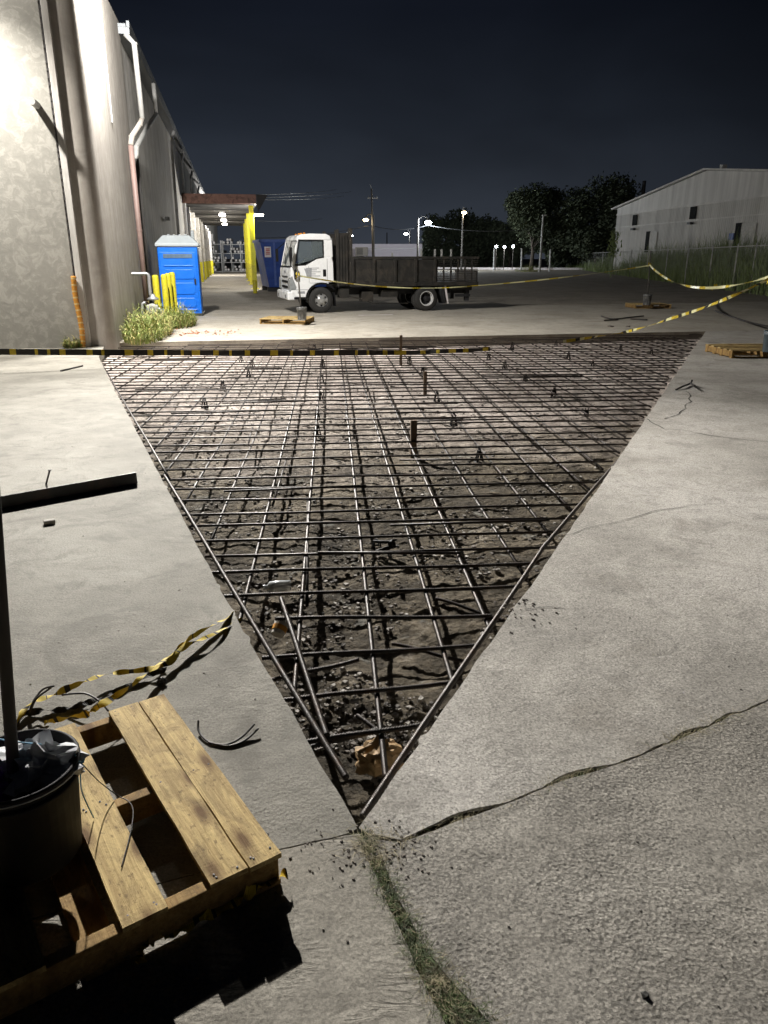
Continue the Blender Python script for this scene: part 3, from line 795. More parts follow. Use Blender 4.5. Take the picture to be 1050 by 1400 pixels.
# ---------------------------------------------------------------- grass in the joints
def blade(m, p, h, w, lean, az, segs=2):
    d = V3((math.cos(az), math.sin(az), 0)); s = V3((-d.y, d.x, 0)) * w / 2
    pts = []
    for i in range(segs + 1):
        t = i / segs; q = p + d * lean * t * t + V3((0, 0, h * (t - .35 * t * t * min(1, lean / max(h, 1e-4)))))
        k = 1 - t * .92; pts += [q - s * k, q + s * k]
    m.add(pts, [(2*i, 2*i+1, 2*i+3, 2*i+2) for i in range(segs)])
m = MB()
cum = GC[:6]
for _ in range(8500):
    i = R.choices(range(5), weights=[.9, 1, 1.1, 1.3, 3.2])[0]; t = R.random()
    c = cum[i].lerp(cum[i+1], t); w = GW[i] + (GW[i+1] - GW[i]) * t
    p = c + V3((R.gauss(0, w * .72), R.gauss(0, .01), -.012))
    if noise.noise(V3((p.x*22, p.y*22, 1))) < -.28: continue
    m.mi = 0 if R.random() < (.82 if noise.noise(p * 14) > -.1 else .3) else 1
    blade(m, p, R.uniform(.012, .034), R.uniform(.0018, .0034), R.uniform(.01, .05), R.uniform(0, 6.28))
tag(m.build('grass', [M['grass'], M['grass_dry']], origin=(0,0,0)), 'worn strip of short olive grass growing in the joint below the pit corner', 'grass', kind='stuff')
m = MB()
for _ in range(1400):
    i = R.randrange(len(crk) - 1); p = crk[i]
    dens = 1.0 if (abs(p.x - .60) < .06 or abs(p.x - 1.18) < .16) else .3
    if R.random() > dens: continue
    m.mi = 1 if R.random() < .8 else 0
    blade(m, p + V3((R.gauss(0,.012), R.gauss(.008,.008), -.008)), R.uniform(.008,.026), .0022, R.uniform(.02,.06), R.uniform(0,6.28))
for _ in range(120):
    p = V3((R.gauss(-.04,.05), R.gauss(1.76,.03), .002)); blade(m, p, R.uniform(.004,.015), .002, R.uniform(.03,.09), R.uniform(0,6.28))
tag(m.build('dry_grass', [M['grass'], M['grass_dry']], origin=(0,0,0)), 'dry grass tufts caught in the crack across the right slab', 'grass', kind='stuff')
#PART2
# ---------------------------------------------------------------- warehouse on the left
HB = 7.05
wh = empty('warehouse', B(-6, 0, 0), 'tall stucco warehouse with mottled front wall and streaked side wall along the left', 'warehouse')
def bbox(m, u0, u1, v0, v1, z0, z1):
    c = B((u0+u1)/2, (v0+v1)/2, (z0+z1)/2); return m.box(c, (abs(u1-u0), abs(v1-v0), z1-z0), BRZ)
m = MB(); bbox(m, -30, -.575, -.12, .3, -.3, HB); m.build('front_wall', M['wall_front'], wh, bevel=.01)
m = MB(); bbox(m, -.545, -.43, -.12, .3, -.3, HB); m.build('edge_strip', M['wall_side'], wh, bevel=.012)
m = MB(); bbox(m, -.58, -.54, -.1, .1, -.3, HB - .02)
for i in range(60): bbox(m, -.577, -.547 + R.uniform(-.006, .012), -.1175, -.1, i*.115, i*.115 + R.uniform(.04,.11))
m.build('wall_joint', M['sealant'], wh)
rc = .30
prof = [B(-.5, .0)] + [B(-rc + rc*math.sin(a), rc - rc*math.cos(a)) for a in [k*PI/2/14 for k in range(15)]] + [B(0, 6.3), B(-.5, 6.3)]
m = MB(); m.prism([(p.x, p.y) for p in prof], -.3, HB + .05, 'XY')
m.build('corner_wall', M['wall_corner'], wh)
m = MB(); bbox(m, -.55, -.05, 6.3, 125, -.3, HB - .1); m.build('side_wall', M['wall_side'], wh)
m = MB(); bbox(m, -30, -.6, .32, 125, HB - .5, HB - .3); m.build('roof', M['beam_dark'], wh)
m = MB(); bbox(m, -.05, .26, 6.0, 125, HB - .26, HB - .12); bbox(m, .20, .27, 6.0, 125, HB - .115, HB + .02); bbox(m, -.3, .18, 6.0, 125, HB - .117, HB - .04)
m.build('gutter', M['gutter'], wh)
# thin conduit on the streaked wall
m = MB(); m.tube([B(.02, 3.0, 4.4), B(.02, 3.0, HB)], .018, 6); m.build('conduit', M['galv'], wh)
def spout(segs, head=None):
    """segs: list of (points, material)"""
    o = None
    for i, (pts, mt) in enumerate(segs):
        m = MB(); m.tube([B(*p) for p in pts], .066, 12)
        for p in pts[1:-1] if len(pts) > 2 else []: m.lathe([(.074,-.03),(.077,0),(.074,.03)], B(*p), 12)
        q = m.build('downspout' if o is None else 'pipe_section', mt, wh if o is None else o, smooth=True)
        if o is None: o = q
    if head:
        m = MB(); bbox(m, *head); m.build('conductor_head', M['white_metal'], o, bevel=.02)
    return o
spout([([(.15, 6.05, 6.80), (.34, 6.05, 6.6), (.36, 6.05, 4.95)], M['grey_pipe']), ([(.36, 6.05, 4.95), (.30, 5.9, 4.80), (.13, 5.40, 4.45), (.10, 5.3, 4.25)], M['wall_corner']), ([(.10, 5.3, 4.25), (.10, 5.3, 2.3), (.10, 5.3, .25)], M['brown_pipe'])])
spout([([(.30, 11.3, HB - .3), (.30, 11.3, 5.9)], M['grey_pipe']), ([(.30, 11.3, 5.9), (.2, 9.0, 5.2), (.06, 6.9, 4.4), (.05, 6.7, 4.1)], M['grey_pipe']), ([(.05, 6.7, 4.1), (.05, 6.7, .25)], M['beam_dark'])])
for v in (20.5, 27.2, 36, 46): spout([([(.24, v, HB - .3), (.1, v, HB - .75), (.06, v, .1)], M['white_metal'])])
# white pilasters under the canopy, yellow sleeves at their feet
for v in (29, 34.5, 40.5, 47, 54, 61, 69, 78):
    m = MB(); bbox(m, -.05, .22, v, v + .5, .0, 4.25); p = m.build('pilaster', M['white_metal'], wh)
    m = MB(); bbox(m, -.04, .25, v - .03, v + .53, .02, 1.35); m.build('pilaster_sleeve', M['yellow_post'], p)
# pipe stub sticking out of the front wall
rd = ray(43, 138); tt = ((C0 - V*.50) - V3((0,0,H))).dot(V) / rd.dot(V); ps = V3((0,0,H)) + rd*tt; vd = -V
m = MB(); q0 = ps + V*.42
m.tube([q0, ps], .06, 18, cap=False); m.tube([ps, ps + V*.2], .045, 18, cap=True)
for r0, r1 in ((.045,.06),):
    n = 18; ring = []
    for k in range(n):
        a = 2*PI*k/n; d = U*math.cos(a) + V3((0,0,1))*math.sin(a); ring += [ps + d*r0 + vd*.001, ps + d*r1 + vd*.001]
    m.add(ring, [(2*k, 2*k+1, (2*k+3) % (2*n), (2*k+2) % (2*n)) for k in range(n)])
m.build('pipe_stub', M['grey_pipe'], wh, smooth=False)
def wall_pack(p, out):
    """box wall lamp; out = unit vector away from the wall"""
    side = V3((-out.y, out.x, 0)); rz = math.atan2(out.y, out.x)
    m = MB(); m.prism([(0,-.13),(0,.15),(.12,.15),(.24,.02),(.20,-.13)], -.2, .2)
    Mx = Matrix.Translation(p) @ Matrix.Rotation(rz, 4, 'Z'); m.v = [Mx @ v for v in m.v]
    o = m.build('wall_lamp', M['dark_metal'], wh, bevel=.01)
    m = MB(); m.box(p - out*.7 + V3((0,0,.02)), (1.4, .08, .08), rz); m.build('bracket', M['dark_metal'], o)
    m = MB(); m.box(p + out*.11 + V3((0,0,-.142)), (.15, .34, .02), rz); m.build('lens', M['lamp_white'], o)
wall_pack(B(.30, .95, 7.16), U)
wall_pack(B(-2.15, -1.5, 6.78), -V)
wall_pack(B(-.05, 62, 5.2), U)  # added lamp that brightens the goods racks, no such fixture known
# small flood light on the streaked wall
m = MB(); p = B(-.05, 14.6, 2.95); m.box(p + U*.06, (.1,.14,.1), BRZ); m.box(p + U*.16 + V*-.13 + V3((0,0,.05)), (.12,.1,.12), BRZ + .5); m.box(p + U*.16 + V*.13 + V3((0,0,.05)), (.12,.1,.12), BRZ - .5)
m.build('flood_light', M['grey_pipe'], wh, bevel=.01)

# orange and pale spiral sleeve standing in the corner by the joint
m = MB(); b0 = B(-.56, -.19, .0); n = 46
pts = [b0 + V3((.02*math.sin(i*.13), 0, 1.32*i/n)) for i in range(n+1)]
m.tube(pts, [.042 + .012*(i % 2) for i in range(n+1)], 10)
for i in range(len(m.f)): m.m[i] = 1 if ((i // 10) % 4 == 0) else 0
tag(m.build('spiral_sleeve', [M['orange'], M['orange_pale']], smooth=True), 'orange and pale spiral sleeve standing against the joint of the front wall', 'sleeve')

# ---------------------------------------------------------------- canopy
cn = empty('loading_canopy', B(1.8, 27, 0), 'long flat loading canopy with rusty fascia on yellow columns beside the warehouse', 'canopy')
CZ0, CZ1 = 4.28, 4.74
m = MB(); bbox(m, .0, 3.75, 26.5, 26.62, CZ0, CZ1); m.build('front_fascia', M['fascia'], cn, bevel=.01)
m = MB(); bbox(m, 3.64, 3.75, 26.63, 55, CZ0, CZ1); bbox(m, .0, 3.63, 26.63, 55, CZ1 - .1, CZ1 - .01); m.build('roof_deck', M['beam_dark'], cn)
for i in range(11):
    v = 27.4 + i * 2.75; m = MB(); bbox(m, .0, 3.62, v, v + .16, CZ0 + .02, CZ1 - .105); bbox(m, .0, 3.62, v - .06, v + .22, CZ0 - .0, CZ0 + .018); m.build('beam', M['beam'], cn)
for i, v in enumerate((27.6, 35, 42.5, 50)):
    m = MB(); bbox(m, 3.36, 3.60, v, v + .22, .0, CZ0 - .005); bbox(m, 3.26, 3.70, v - .1, v + .32, 0, .03); c = m.build('column', M['yellow_post'], cn, bevel=.01)
    m = MB(); bbox(m, 3.352, 3.608, v - .008, v + .228, .05, 1.25); m.build('worn_base', M['yellow_paint'], c)
for i, (v, z) in enumerate(((33.2, 4.12), (40, 4.12), (46.8, 4.12))):
    m = MB(); bbox(m, 1.75, 2.05, v - .2, v + .3, z, z + .14); o = m.build('canopy_lamp', M['galv'], cn, bevel=.01)
    m = MB(); bbox(m, 1.72, 2.08, v - .25, v + .35, z - .09, z - .002); m.build('lens', M['lamp_canopy'], o, bevel=.02)
m = MB(); q = [B(3.76, 26.5, CZ1), B(4.35, 26.5, CZ1 - .02), B(3.8, 26.5, 3.85)]; q2 = [p + V*.06 for p in q]
m.add(q + q2, [(0,1,2), (5,4,3), (0,3,4,1), (1,4,5,2), (2,5,3,0)]); m.build('gusset', M['beam_dark'], cn)
m = MB(); bbox(m, 3.62, 3.72, 27.62, 27.74, 3.86, 3.94); o = m.build('column_lamp', M['dark_metal'], cn)
m = MB(); bbox(m, 3.66, 4.12, 27.55, 27.8, 3.76, 3.85); m.build('lens', M['lamp_canopy'], o, bevel=.02)
# short yellow guard post in front of the column
def bollard_mesh(h, r):
    m = MB(); m.lathe([(r*1.0,0),(r,h-.05),(r*.9,h-.018),(r*.55,h-.002),(.0001,h)], n=18); return m
p = G(349, 401); o = bollard_mesh(.62, .1).build('guard_post', M['yellow_paint'], origin=(0,0,0), smooth=True); o.location = p
tag(o, 'short chipped yellow guard post at the foot of the nearest canopy column', 'bollard')
bo = None
for (x, y, h, lab) in ((209.5,20.3,1.22,'leftmost yellow bollard, standing apart beside the gas meter'),(221.5,20.6,1.23,'second yellow bollard from the gas meter, left of the tight trio'),(227,21.0,1.25,'middle yellow bollard of the tight trio by the blue toilet'),(233,21.4,1.27,'yellow bollard nearest the blue toilet door edge')):
    p = D(x, 352, y); p.z = 0
    if bo is None: bo = bollard_mesh(1.0, .082).build('bollard', M['yellow_paint'], origin=(0,0,0), smooth=True); o = bo
    else: o = dup(bo)
    o.location = p; o.scale = (1,1,h); o['label'] = lab; o['category'] = 'bollard'; o['group'] = 'yellow bollards guarding the gas meter'
# gas meter
gp = B(.38, 3.75); gm = empty('gas_meter', gp, 'grey gas meter with riser pipe against the streaked warehouse wall', 'gas meter', BRZ)
m = MB(); m.tube(spline([(-.42,0,1.28),(-.2,0,1.28),(-.05,0,1.28),(-.0,0,1.22),(0,0,1.1),(0,0,.75)], 5), .04, 10); m.build('riser_pipe', M['galv'], gm, world=False, smooth=True)
m = MB(); m.box((.02,0,.42),(.28,.22,.3)); m.lathe([(.12,-.15),(.14,-.1),(.14,.1),(.12,.15)], (.02,-.0,.46), 16, 'Y', True); m.build('meter_body', M['grey_pipe'], gm, world=False, bevel=.03)
m = MB(); m.lathe([(.0001,.0),(.13,.02),(.14,.05),(.06,.1),(.05,.16)], (.05,0,.66), 18); m.tube([(-.13,0,.62),(-.2,0,.6),(-.22,0,.3),(-.22,0,.02)], .035, 8); m.tube([(.12,0,.5),(.2,0,.45),(.22,0,.2),(.22,0,0)], .035, 8); m.build('regulator', M['galv'], gm, world=False, smooth=True)

# portable toilet
tp = G(250, 432); to = empty('portable_toilet', tp, 'bright blue portable toilet with pale domed roof beside the warehouse', 'portable toilet', BRZ)
w = .565
m = MB(); m.box((0, w, 1.0), (2*w, 2*w, 1.9)); m.build('cabin', M['blue_plastic'], to, world=False, bevel=.03)
m = MB(); m.box((0, w, .035), (2*w+.08, 2*w+.08, .07)); m.build('skid_base', M['dark_metal'], to, world=False, bevel=.01)
m = MB(); m.box((0,-.012,.97),(2*w-.12,.03,1.66)); 
for z0, z1 in ((.25,.52),(.62,.95),(1.05,1.32)):
    m.prism([(-.38,z0),(.38,z0),(.44,z0+.06),(.44,z1-.06),(.38,z1),(-.38,z1),(-.44,z1-.06),(-.44,z0+.06)], -.05, -.02)
m.box((0,-.035,1.42),(.84,.03,.04)); m.box((0,-.035,.18),(.9,.03,.03))
d = m.build('door', M['blue_plastic'], to, world=False, bevel=.012)
m = MB(); m.box((0,-.034,1.69),(.82,.02,.12)); v_ = m.build('vent_panel', simple('vent_grey', (.10,.16,.24), .5), to, world=False, bevel=.008)
m = MB(); m.box((.44,-.05,.98),(.05,.05,.16)); m.build('handle', M['dark_metal'], d, world=False, bevel=.008)
m = MB(); b_ = w + .05
vs = [(-b_,-.05,1.95),(b_,-.05,1.95),(b_,2*w+.05,1.95),(-b_,2*w+.05,1.95),(-b_,-.05,2.03),(b_,-.05,2.03),(b_,2*w+.05,2.03),(-b_,2*w+.05,2.03),(-.40,.2,2.26),(.36,.2,2.26),(.36,2*w-.2,2.26),(-.40,2*w-.2,2.26)]
m.add(vs, [(0,3,2,1),(0,1,5,4),(1,2,6,5),(2,3,7,6),(3,0,4,7),(4,5,9,8),(5,6,10,9),(6,7,11,10),(7,4,8,11),(8,9,10,11)])
for x in (-.24,-.08,.08,.24): m.box((x,w,2.27),(.05,2*w-.5,.05))
m.build('roof', M['roof_plastic'], to, world=False, bevel=.02)
m = MB(); m.cyl((.42,.95,2.0),(.42,.95,2.42),.05,10); m.build('vent_pipe', M['roof_plastic'], to, world=False)

# weeds at the wall foot
def weed_clump(c, rx, ry, h, n, seed, dry=.3):
    m = MB(); rr = random.Random(seed)
    for _ in range(n):
        a = rr.uniform(0, 2*PI); q = math.sqrt(rr.random()); p = c + U*(rx*q*math.cos(a)) + V*(ry*q*math.sin(a))
        hh = h * (1 - .6*q) * rr.uniform(.35, 1.15); az = a + rr.gauss(0, .8) + BRZ
        m.mi = 1 if rr.random() < dry else 0
        blade(m, p, hh, rr.uniform(.012,.028), hh*rr.uniform(.2,1.0), az, 3)
        for t in range(3):
            pp = p + V3((math.cos(az), math.sin(az), 0)) * hh * .3 * rr.random() + V3((0,0,hh*rr.uniform(.2,.85)))
            blade(m, pp, rr.uniform(.03,.1), rr.uniform(.012,.03), rr.uniform(.04,.12), rr.uniform(0,6.28), 2)
    return m
tag(weed_clump(B(.42, 2.2), .5, 2.2, .85, 1200, 1).build('weed_clump', [M['weed'], M['weed_dry']]), 'large yellow green weed clump at the foot of the warehouse wall corner', 'weeds')
tag(weed_clump(B(.85, 4.6), .5, 1.2, .75, 900, 2).build('weed_clump', [M['weed'], M['weed_dry']]), 'yellow green weed clump round the feet of the yellow bollards', 'weeds')
tag(weed_clump(B(-.75, -.22), .16, .1, .28, 130, 5, .5).build('weed_tuft', [M['weed'], M['weed_dry']]), 'small dry weed tuft against the front wall left of the orange sleeve', 'weeds')
m = MB(); p = B(1.5, 2.2, .004)
for _ in range(60): rock(m, p + V3((R.gauss(0,.35), R.gauss(0,.35), .01)), R.uniform(.01,.035))
tag(m.build('brick_rubble', simple('brick_rubble', (.42,.17,.09), .9)), 'scatter of orange brick crumbs in front of the weeds', 'rubble')

# ---------------------------------------------------------------- roll-off container
dp = G(359, 399); dm = empty('waste_container', dp, 'blue steel roll-off waste container behind the white truck cab', 'waste container', math.radians(17))
m = MB(); L, Wd, Hd = 4.1, 2.4, 2.42
vs = [(.35,0.0,.22),(L-.3,0.0,.22),(L-.3,Wd,.22),(.35,Wd,.22),(0,0,Hd),(L,0,Hd),(L,Wd,Hd),(0,Wd,Hd)]
m.add(vs, [(0,3,2,1),(0,1,5,4),(1,2,6,5),(2,3,7,6),(3,0,4,7)])
vi = [(.42,.07,.3),(L-.37,.07,.3),(L-.37,Wd-.07,.3),(.42,Wd-.07,.3),(.07,.07,Hd),(L-.07,.07,Hd),(L-.07,Wd-.07,Hd),(.07,Wd-.07,Hd)]
m.add(vi, [(0,1,2,3),(0,4,5,1),(1,5,6,2),(2,6,7,3),(3,7,4,0)])
m.build('body', M['blue_steel'], dm, world=False)
m = MB()
for a, b in (((0,0),(L,0)),((0,Wd),(L,Wd)),((0,0),(0,Wd)),((L,0),(L,Wd))): m.b2((min(a[0],b[0])-.06, min(a[1],b[1])-.06, Hd-.05), (max(a[0],b[0])+.06, max(a[1],b[1])+.06, Hd+.08))
for i in range(1, 6): m.add([(i*L/6-.05,-.05,.3),(i*L/6+.05,-.05,.3),(i*L/6+.05,.01,.3),(i*L/6-.05,.01,.3),(i*L/6-.05,-.05,Hd-.05),(i*L/6+.05,-.05,Hd-.05),(i*L/6+.05,.01,Hd-.05),(i*L/6-.05,.01,Hd-.05)], [(0,1,5,4),(1,2,6,5),(3,0,4,7)])
m.build('rim_and_ribs', simple('blue_rim', (.07,.13,.42), .5), dm, world=False)
m = MB(); m.b2((.3,.15,0),(L-.2,.35,.22)); m.b2((.3,Wd-.35,0),(L-.2,Wd-.15,.22)); m.build('skid_rail', M['dark_metal'], dm, world=False)
m = MB(); m.b2((.20,-.02,1.66),(.52,-.004,2.16)); s_ = m.build('sign', M['pale_mark'], dm, world=False)
m = MB()
for z in (1.79,1.87,1.95,2.03): m.b2((.26,-.03,z),(.46,-.022,z+.045))
m.build('sign_print', M['red_mark'], s_, world=False)

# ---------------------------------------------------------------- truck (x from the front axle to the rear, y away from the viewer)
w0, w1 = G(440, 428), G(583, 425)
tr = empty('dump_truck', w0, 'white cab stake-bed dump truck with dark steel bed parked across the yard', 'truck', math.atan2(w1.y-w0.y, w1.x-w0.x))
WB = (w1 - w0).length; TW = 2.0
def tb(name, mat, m, parent=None, **k): return m.build(name, mat, parent or tr, world=False, **k)
arch = [(.02 + .50*math.cos(math.radians(a)), .39 + .50*math.sin(math.radians(a))) for a in range(62, 172, 9)]
low = [(-.84,.49),(-.93,.60),(-.95,.85),(-.93,1.30),(-.90,1.40),(-.76,1.40),(-.5,1.42),(-.30,1.52),(-.12,1.61),(.105,1.645),(.36,1.655),(.40,1.5),(.41,.93),(.24,.915)] + arch
def cabshell():
    m = MB()
    m.prism(low, 0, .06); m.prism(low, TW-.06, TW)                       # door skins
    m.prism([(-.84,.49),(-.93,.60),(-.95,.85),(-.93,1.30),(-.90,1.40),(-.80,1.40),(-.83,1.2),(-.83,.6)], .062, TW-.062)  # nose
    m.b2((.33,.062,.93),(.40,TW-.062,2.2))                                # back wall
    m.prism([(-.72,2.15),(-.68,2.25),(-.58,2.31),(-.3,2.335),(.2,2.33),(.32,2.27),(.36,2.15)], .0, TW)   # roof
    for y0, y1 in ((.012,.07),(TW-.07,TW-.012)):
        m.prism([(-.90,1.40),(-.80,1.40),(-.655,2.152),(-.72,2.152)], y0, y1)        # A pillar
        m.prism([(.105,1.64),(.40,1.652),(.385,2.152),(.09,2.152)], y0, y1)          # B pillar
    return m
cab = tb('cab', M['white_paint'], cabshell(), bevel=.022)
m = MB(); m.b2((-.8,.07,.9),(.32,TW-.07,.95)); m.prism([(-.82,.95),(-.82,1.38),(-.6,1.44),(-.5,1.2),(-.5,.95)], .08, TW-.08); m.b2((.30,.08,.95),(.325,TW-.08,2.14)); tb('cab_interior', M['dark_metal'], m, cab)
m = MB(); m.b2((-.30,.15,.96),(.2,.75,1.2)); m.b2((.1,.17,1.2),(.24,.73,1.75)); m.b2((.1,.3,1.78),(.2,.6,1.98)); m.b2((-.30,.9,.96),(.2,1.8,1.2)); m.b2((.1,.92,1.2),(.24,1.8,1.75)); tb('seat', simple('seat_cloth', (.16,.17,.18), .8), m, cab, bevel=.04)
m = MB()
pts = [(-.47 + .09*math.cos(a), .42 + .2*math.sin(a), 1.47 + .17*math.cos(a)) for a in [2*PI*k/20 for k in range(20)]]
m.tube(pts, .016, 8, closed=True); m.tube([(-.47,.42,1.47),(-.6,.42,1.3)], .03, 8); tb('steering_wheel', M['black_plastic'], m, cab, smooth=True)
m = MB(); m.add([(-.80,.03,1.43),(.10,.03,1.66),(.095,.03,2.15),(-.66,.03,2.15)], [(0,1,2,3)]); tb('side_window', M['glass'], m, cab); m = MB(); m.add([(-.80,TW-.03,1.43),(.10,TW-.03,1.66),(.095,TW-.03,2.15),(-.66,TW-.03,2.15)], [(0,1,2,3)]); tb('side_window', M['glass'], m, cab)
m = MB(); wv = [(-.885,.07,1.40),(-.885,TW-.07,1.40),(-.705,TW-.07,2.15),(-.705,.07,2.15)]; m.add(wv, [(0,1,2,3)]); tb('windshield', M['glass'], m, cab)
m = MB(); fr = [(-.80,1.42),(-.47,1.42),(-.12,1.605),(.11,1.645),(.11,2.16),(-.665,2.16)]; inn = [(-.765,1.455),(-.48,1.455),(-.135,1.635),(.08,1.675),(.08,2.13),(-.645,2.13)]
n = len(fr); vs = [(x,-.004,z) for x, z in fr] + [(x,-.004,z) for x, z in inn] + [(x,.03,z) for x, z in inn]
m.add(vs, [(i, (i+1)%n, (i+1)%n+n, i+n) for i in range(n)] + [(i+n, (i+1)%n+n, (i+1)%n+2*n, i+2*n) for i in range(n)]); tb('window_seal', M['black_plastic'], m, cab)
m = MB(); m.tube([(-.885,.25,1.41),(-.80,.9,1.75)], .012, 6); m.tube([(-.885,1.1,1.41),(-.80,1.7,1.75)], .012, 6); m.b2((-.94,.1,1.37),(-.90,1.9,1.405)); tb('wiper', M['black_plastic'], m, cab)
m = MB(); m.b2((-1.06,.0,.40),(-.80,TW,.66)); bm_ = tb('bumper', M['white_paint'], m, bevel=.04)
m = MB(); 
for y in (.25, 1.6): m.b2((-1.066,y,.46),(-1.05,y+.2,.56))
tb('fog_lamp', M['light_plastic'], m, bm_)
m = MB(); m.b2((-.975,.5,.74),(-.95,1.5,.81)); m.b2((-.972,.5,.90),(-.945,1.5,.97)); m.b2((-.965,.55,1.06),(-.942,1.45,1.1)); tb('grille_slot', M['black_plastic'], m, cab)
m = MB(); m.b2((-.952,.86,1.2),(-.938,1.14,1.25)); tb('nose_badge', M['mark_grey'], m, cab)
for y0, y1, s in ((-.012, .34, 1), (TW-.34, TW+.012, -1)):
    m = MB(); m.prism([(-.985,.70),(-.975,1.02),(-.90,1.12),(-.77,.78),(-.80,.70)], y0, y1); tb('headlight', M['light_plastic'], m, cab, bevel=.015)
m = MB(); m.b2((-.80,-.006,.70),(-.42,-.001,.715)); m.b2((-.74,-.006,.59),(-.52,.0,.66)); tb('side_plate', M['mark_grey'], m, cab)
m = MB()
for z, x0, x1 in ((1.33,-.45,-.05),(1.28,-.42,-.12),(1.22,-.45,.0),(1.16,-.40,-.16),(1.10,-.45,-.02)): m.b2((x0,-.005,z),(x1,-.001,z+.022))
m.prism([(-.52,1.33),(-.28,1.33),(-.30,1.08),(-.42,1.05)], -.0075, -.0055); tb('door_lettering', M['mark_grey'], m, cab)
m = MB(); m.b2((.07,-.008,1.09),(.17,.0,1.30)); tb('door_handle', M['black_plastic'], m, cab, bevel=.006)
m = MB(); m.b2((-.375,-.004,.92),(-.368,.0,1.40)); m.b2((.205,-.004,.96),(.212,.0,1.62)); m.b2((-.36,-.004,.90),(.2,.0,.907)) ; tb('door_gap', M['dark_metal'], m, cab)
m = MB(); m.tube([(-.86,.0,1.36),(-.95,-.18,1.40),(-.95,-.2,1.55)], .016, 8); m.tube([(-.72,.0,2.13),(-.9,-.15,2.1),(-.95,-.2,1.95)], .014, 8); m.box((-.95,-.22,1.74),(.06,.2,.40)); m.box((-.78,-.06,1.17),(.12,.10,.28)); tb('mirror', M['black_plastic'], m, cab, bevel=.01)
m = MB(); m.tube([(-.75,TW,2.1),(-.98,TW+.2,1.9)], .014, 8); m.box((-.98,TW+.22,1.72),(.06,.2,.40)); tb('mirror', M['black_plastic'], m, cab, bevel=.01)
for y in (.3, .8, 1.0, 1.2, 1.7):
    m = MB(); m.lathe([(.04,0),(.035,.03),(.0001,.045)], (-.42,y,2.333), 10); tb('roof_marker', M['amber'], m, cab)
m = MB(); pr = [(.02+.53*math.cos(math.radians(a)), .39+.53*math.sin(math.radians(a))) for a in range(40,176,8)]
inn_ = [(.02+.475*math.cos(math.radians(a)), .39+.475*math.sin(math.radians(a))) for a in range(40,176,8)]
m.prism(pr + inn_[::-1], -.03, .05); m.prism([(.40,.62),(.44,.6),(.47,.2),(.44,.2)], -.0, .3); m.b2((-.86,-.01,.425),(-.45,.06,.488)); tb('wheel_arch', M['black_plastic'], m)
def wheel(x, y0, sgn, hub, dual=False):
    m = MB(); prof = [(.20,-.0),(.25,-.012),(.36,-.006),(.385,.02),(.39,.05),(.39,.17),(.385,.20),(.36,.225),(.2,.22)]
    m.lathe([(r, y) for r, y in prof], (x, y0, .39), 40, 'Y')
    if dual: m.lathe([(r, y) for r, y in prof], (x, y0 + .26, .39), 40, 'Y')
    t_ = tb('wheel', M['tyre'], m, smooth=True)
    m = MB()
    if hub == 'front':
        m.lathe([(.215,.0),(.20,.005),(.195,.03),(.15,.028),(.13,-.02),(.085,-.04),(.075,-.07),(.0001,-.075)], (x, y0, .39), 30, 'Y')
        for k in range(6):
            a = 2*PI*k/6; m.cyl((x+.115*math.cos(a), y0-.03, .39+.115*math.sin(a)), (x+.115*math.cos(a), y0-.06, .39+.115*math.sin(a)), .02, 8)
        r_ = tb('rim', M['rim_silver'], m, t_, smooth=False)
        m = MB()
        for k in range(6):
            a = 2*PI*(k+.5)/6; m.lathe([(.03,-.004),(.0001,-.004)], (x+.165*math.cos(a), y0+.022, .39+.165*math.sin(a)), 10, 'Y')
        tb('rim_hole', M['black_plastic'], m, r_)
    else:
        m.lathe([(.235,-.008),(.222,-.012),(.205,.0),(.195,.06),(.19,.14)], (x, y0, .39), 34, 'Y'); r_ = tb('rim', M['rim_white'], m, t_, smooth=True)
        m = MB(); m.lathe([(.19,.14),(.12,.15),(.085,.1),(.08,.02),(.0001,.01)], (x, y0, .39), 20, 'Y')
        for k in range(6):
            a = 2*PI*k/6; m.cyl((x+.13*math.cos(a), y0+.15, .39+.13*math.sin(a)), (x+.13*math.cos(a), y0+.10, .39+.13*math.sin(a)), .02, 8)
        tb('hub', M['dark_metal'], m, r_)
wheel(0, .02, 1, 'front'); wheel(0, TW-.24, 1, 'front'); wheel(WB, .0, 1, 'rear', True); wheel(WB, TW-.48, 1, 'rear', True)
BX0, BX1 = .96, 5.28
m = MB()
for y in (.5, TW-.6): m.b2((.3,y,.52),(5.0,y+.1,.74))
m.cyl((0,.2,.39),(0,TW-.2,.39),.06); m.cyl((WB,.3,.39),(WB,TW-.3,.39),.09); m.lathe([(.0001,-.16),(.16,-.1),(.16,.1),(.0001,.16)], (WB,1.0,.39), 16, 'Y')
m.b2((.55,.25,.74),(5.1,TW-.25,.84)); tb('chassis', M['dark_metal'], m)
m = MB(); m.b2((1.35,.12,.32),(1.72,.5,.62)); m.b2((.62,.10,.45),(.92,.45,.72)); m.tube([(.60,.14,.55),(1.25,.14,.42),(1.7,.14,.26),(2.9,.16,.24)], .014, 6); m.b2((2.0,.16,.45),(2.55,.5,.66)); tb('side_equipment', M['bed_steel'], m, bevel=.02)
m = MB(); m.b2((1.42,.02,.79),(1.62,.055,.845)); tb('marker_lamp', M['rim_white'], m)
bed = MB()
bed.b2((BX0,.03,.80),(BX1,TW-.03,.88))
for y0, y1 in ((.0,.05),(TW-.05,TW)):
    bed.b2((BX0,y0,.885),(3.72,y1,1.60)); bed.b2((BX0,y0-.03,1.605),(BX1,y1+.03,1.68)); bed.b2((BX0-.02,y0-.035,.78),(BX1,y1+.035,.90))
bed.b2((BX0,.06,.885),(BX0+.05,TW-.06,1.6)); bed.b2((BX1-.05,.06,.885),(BX1,TW-.06,1.25))
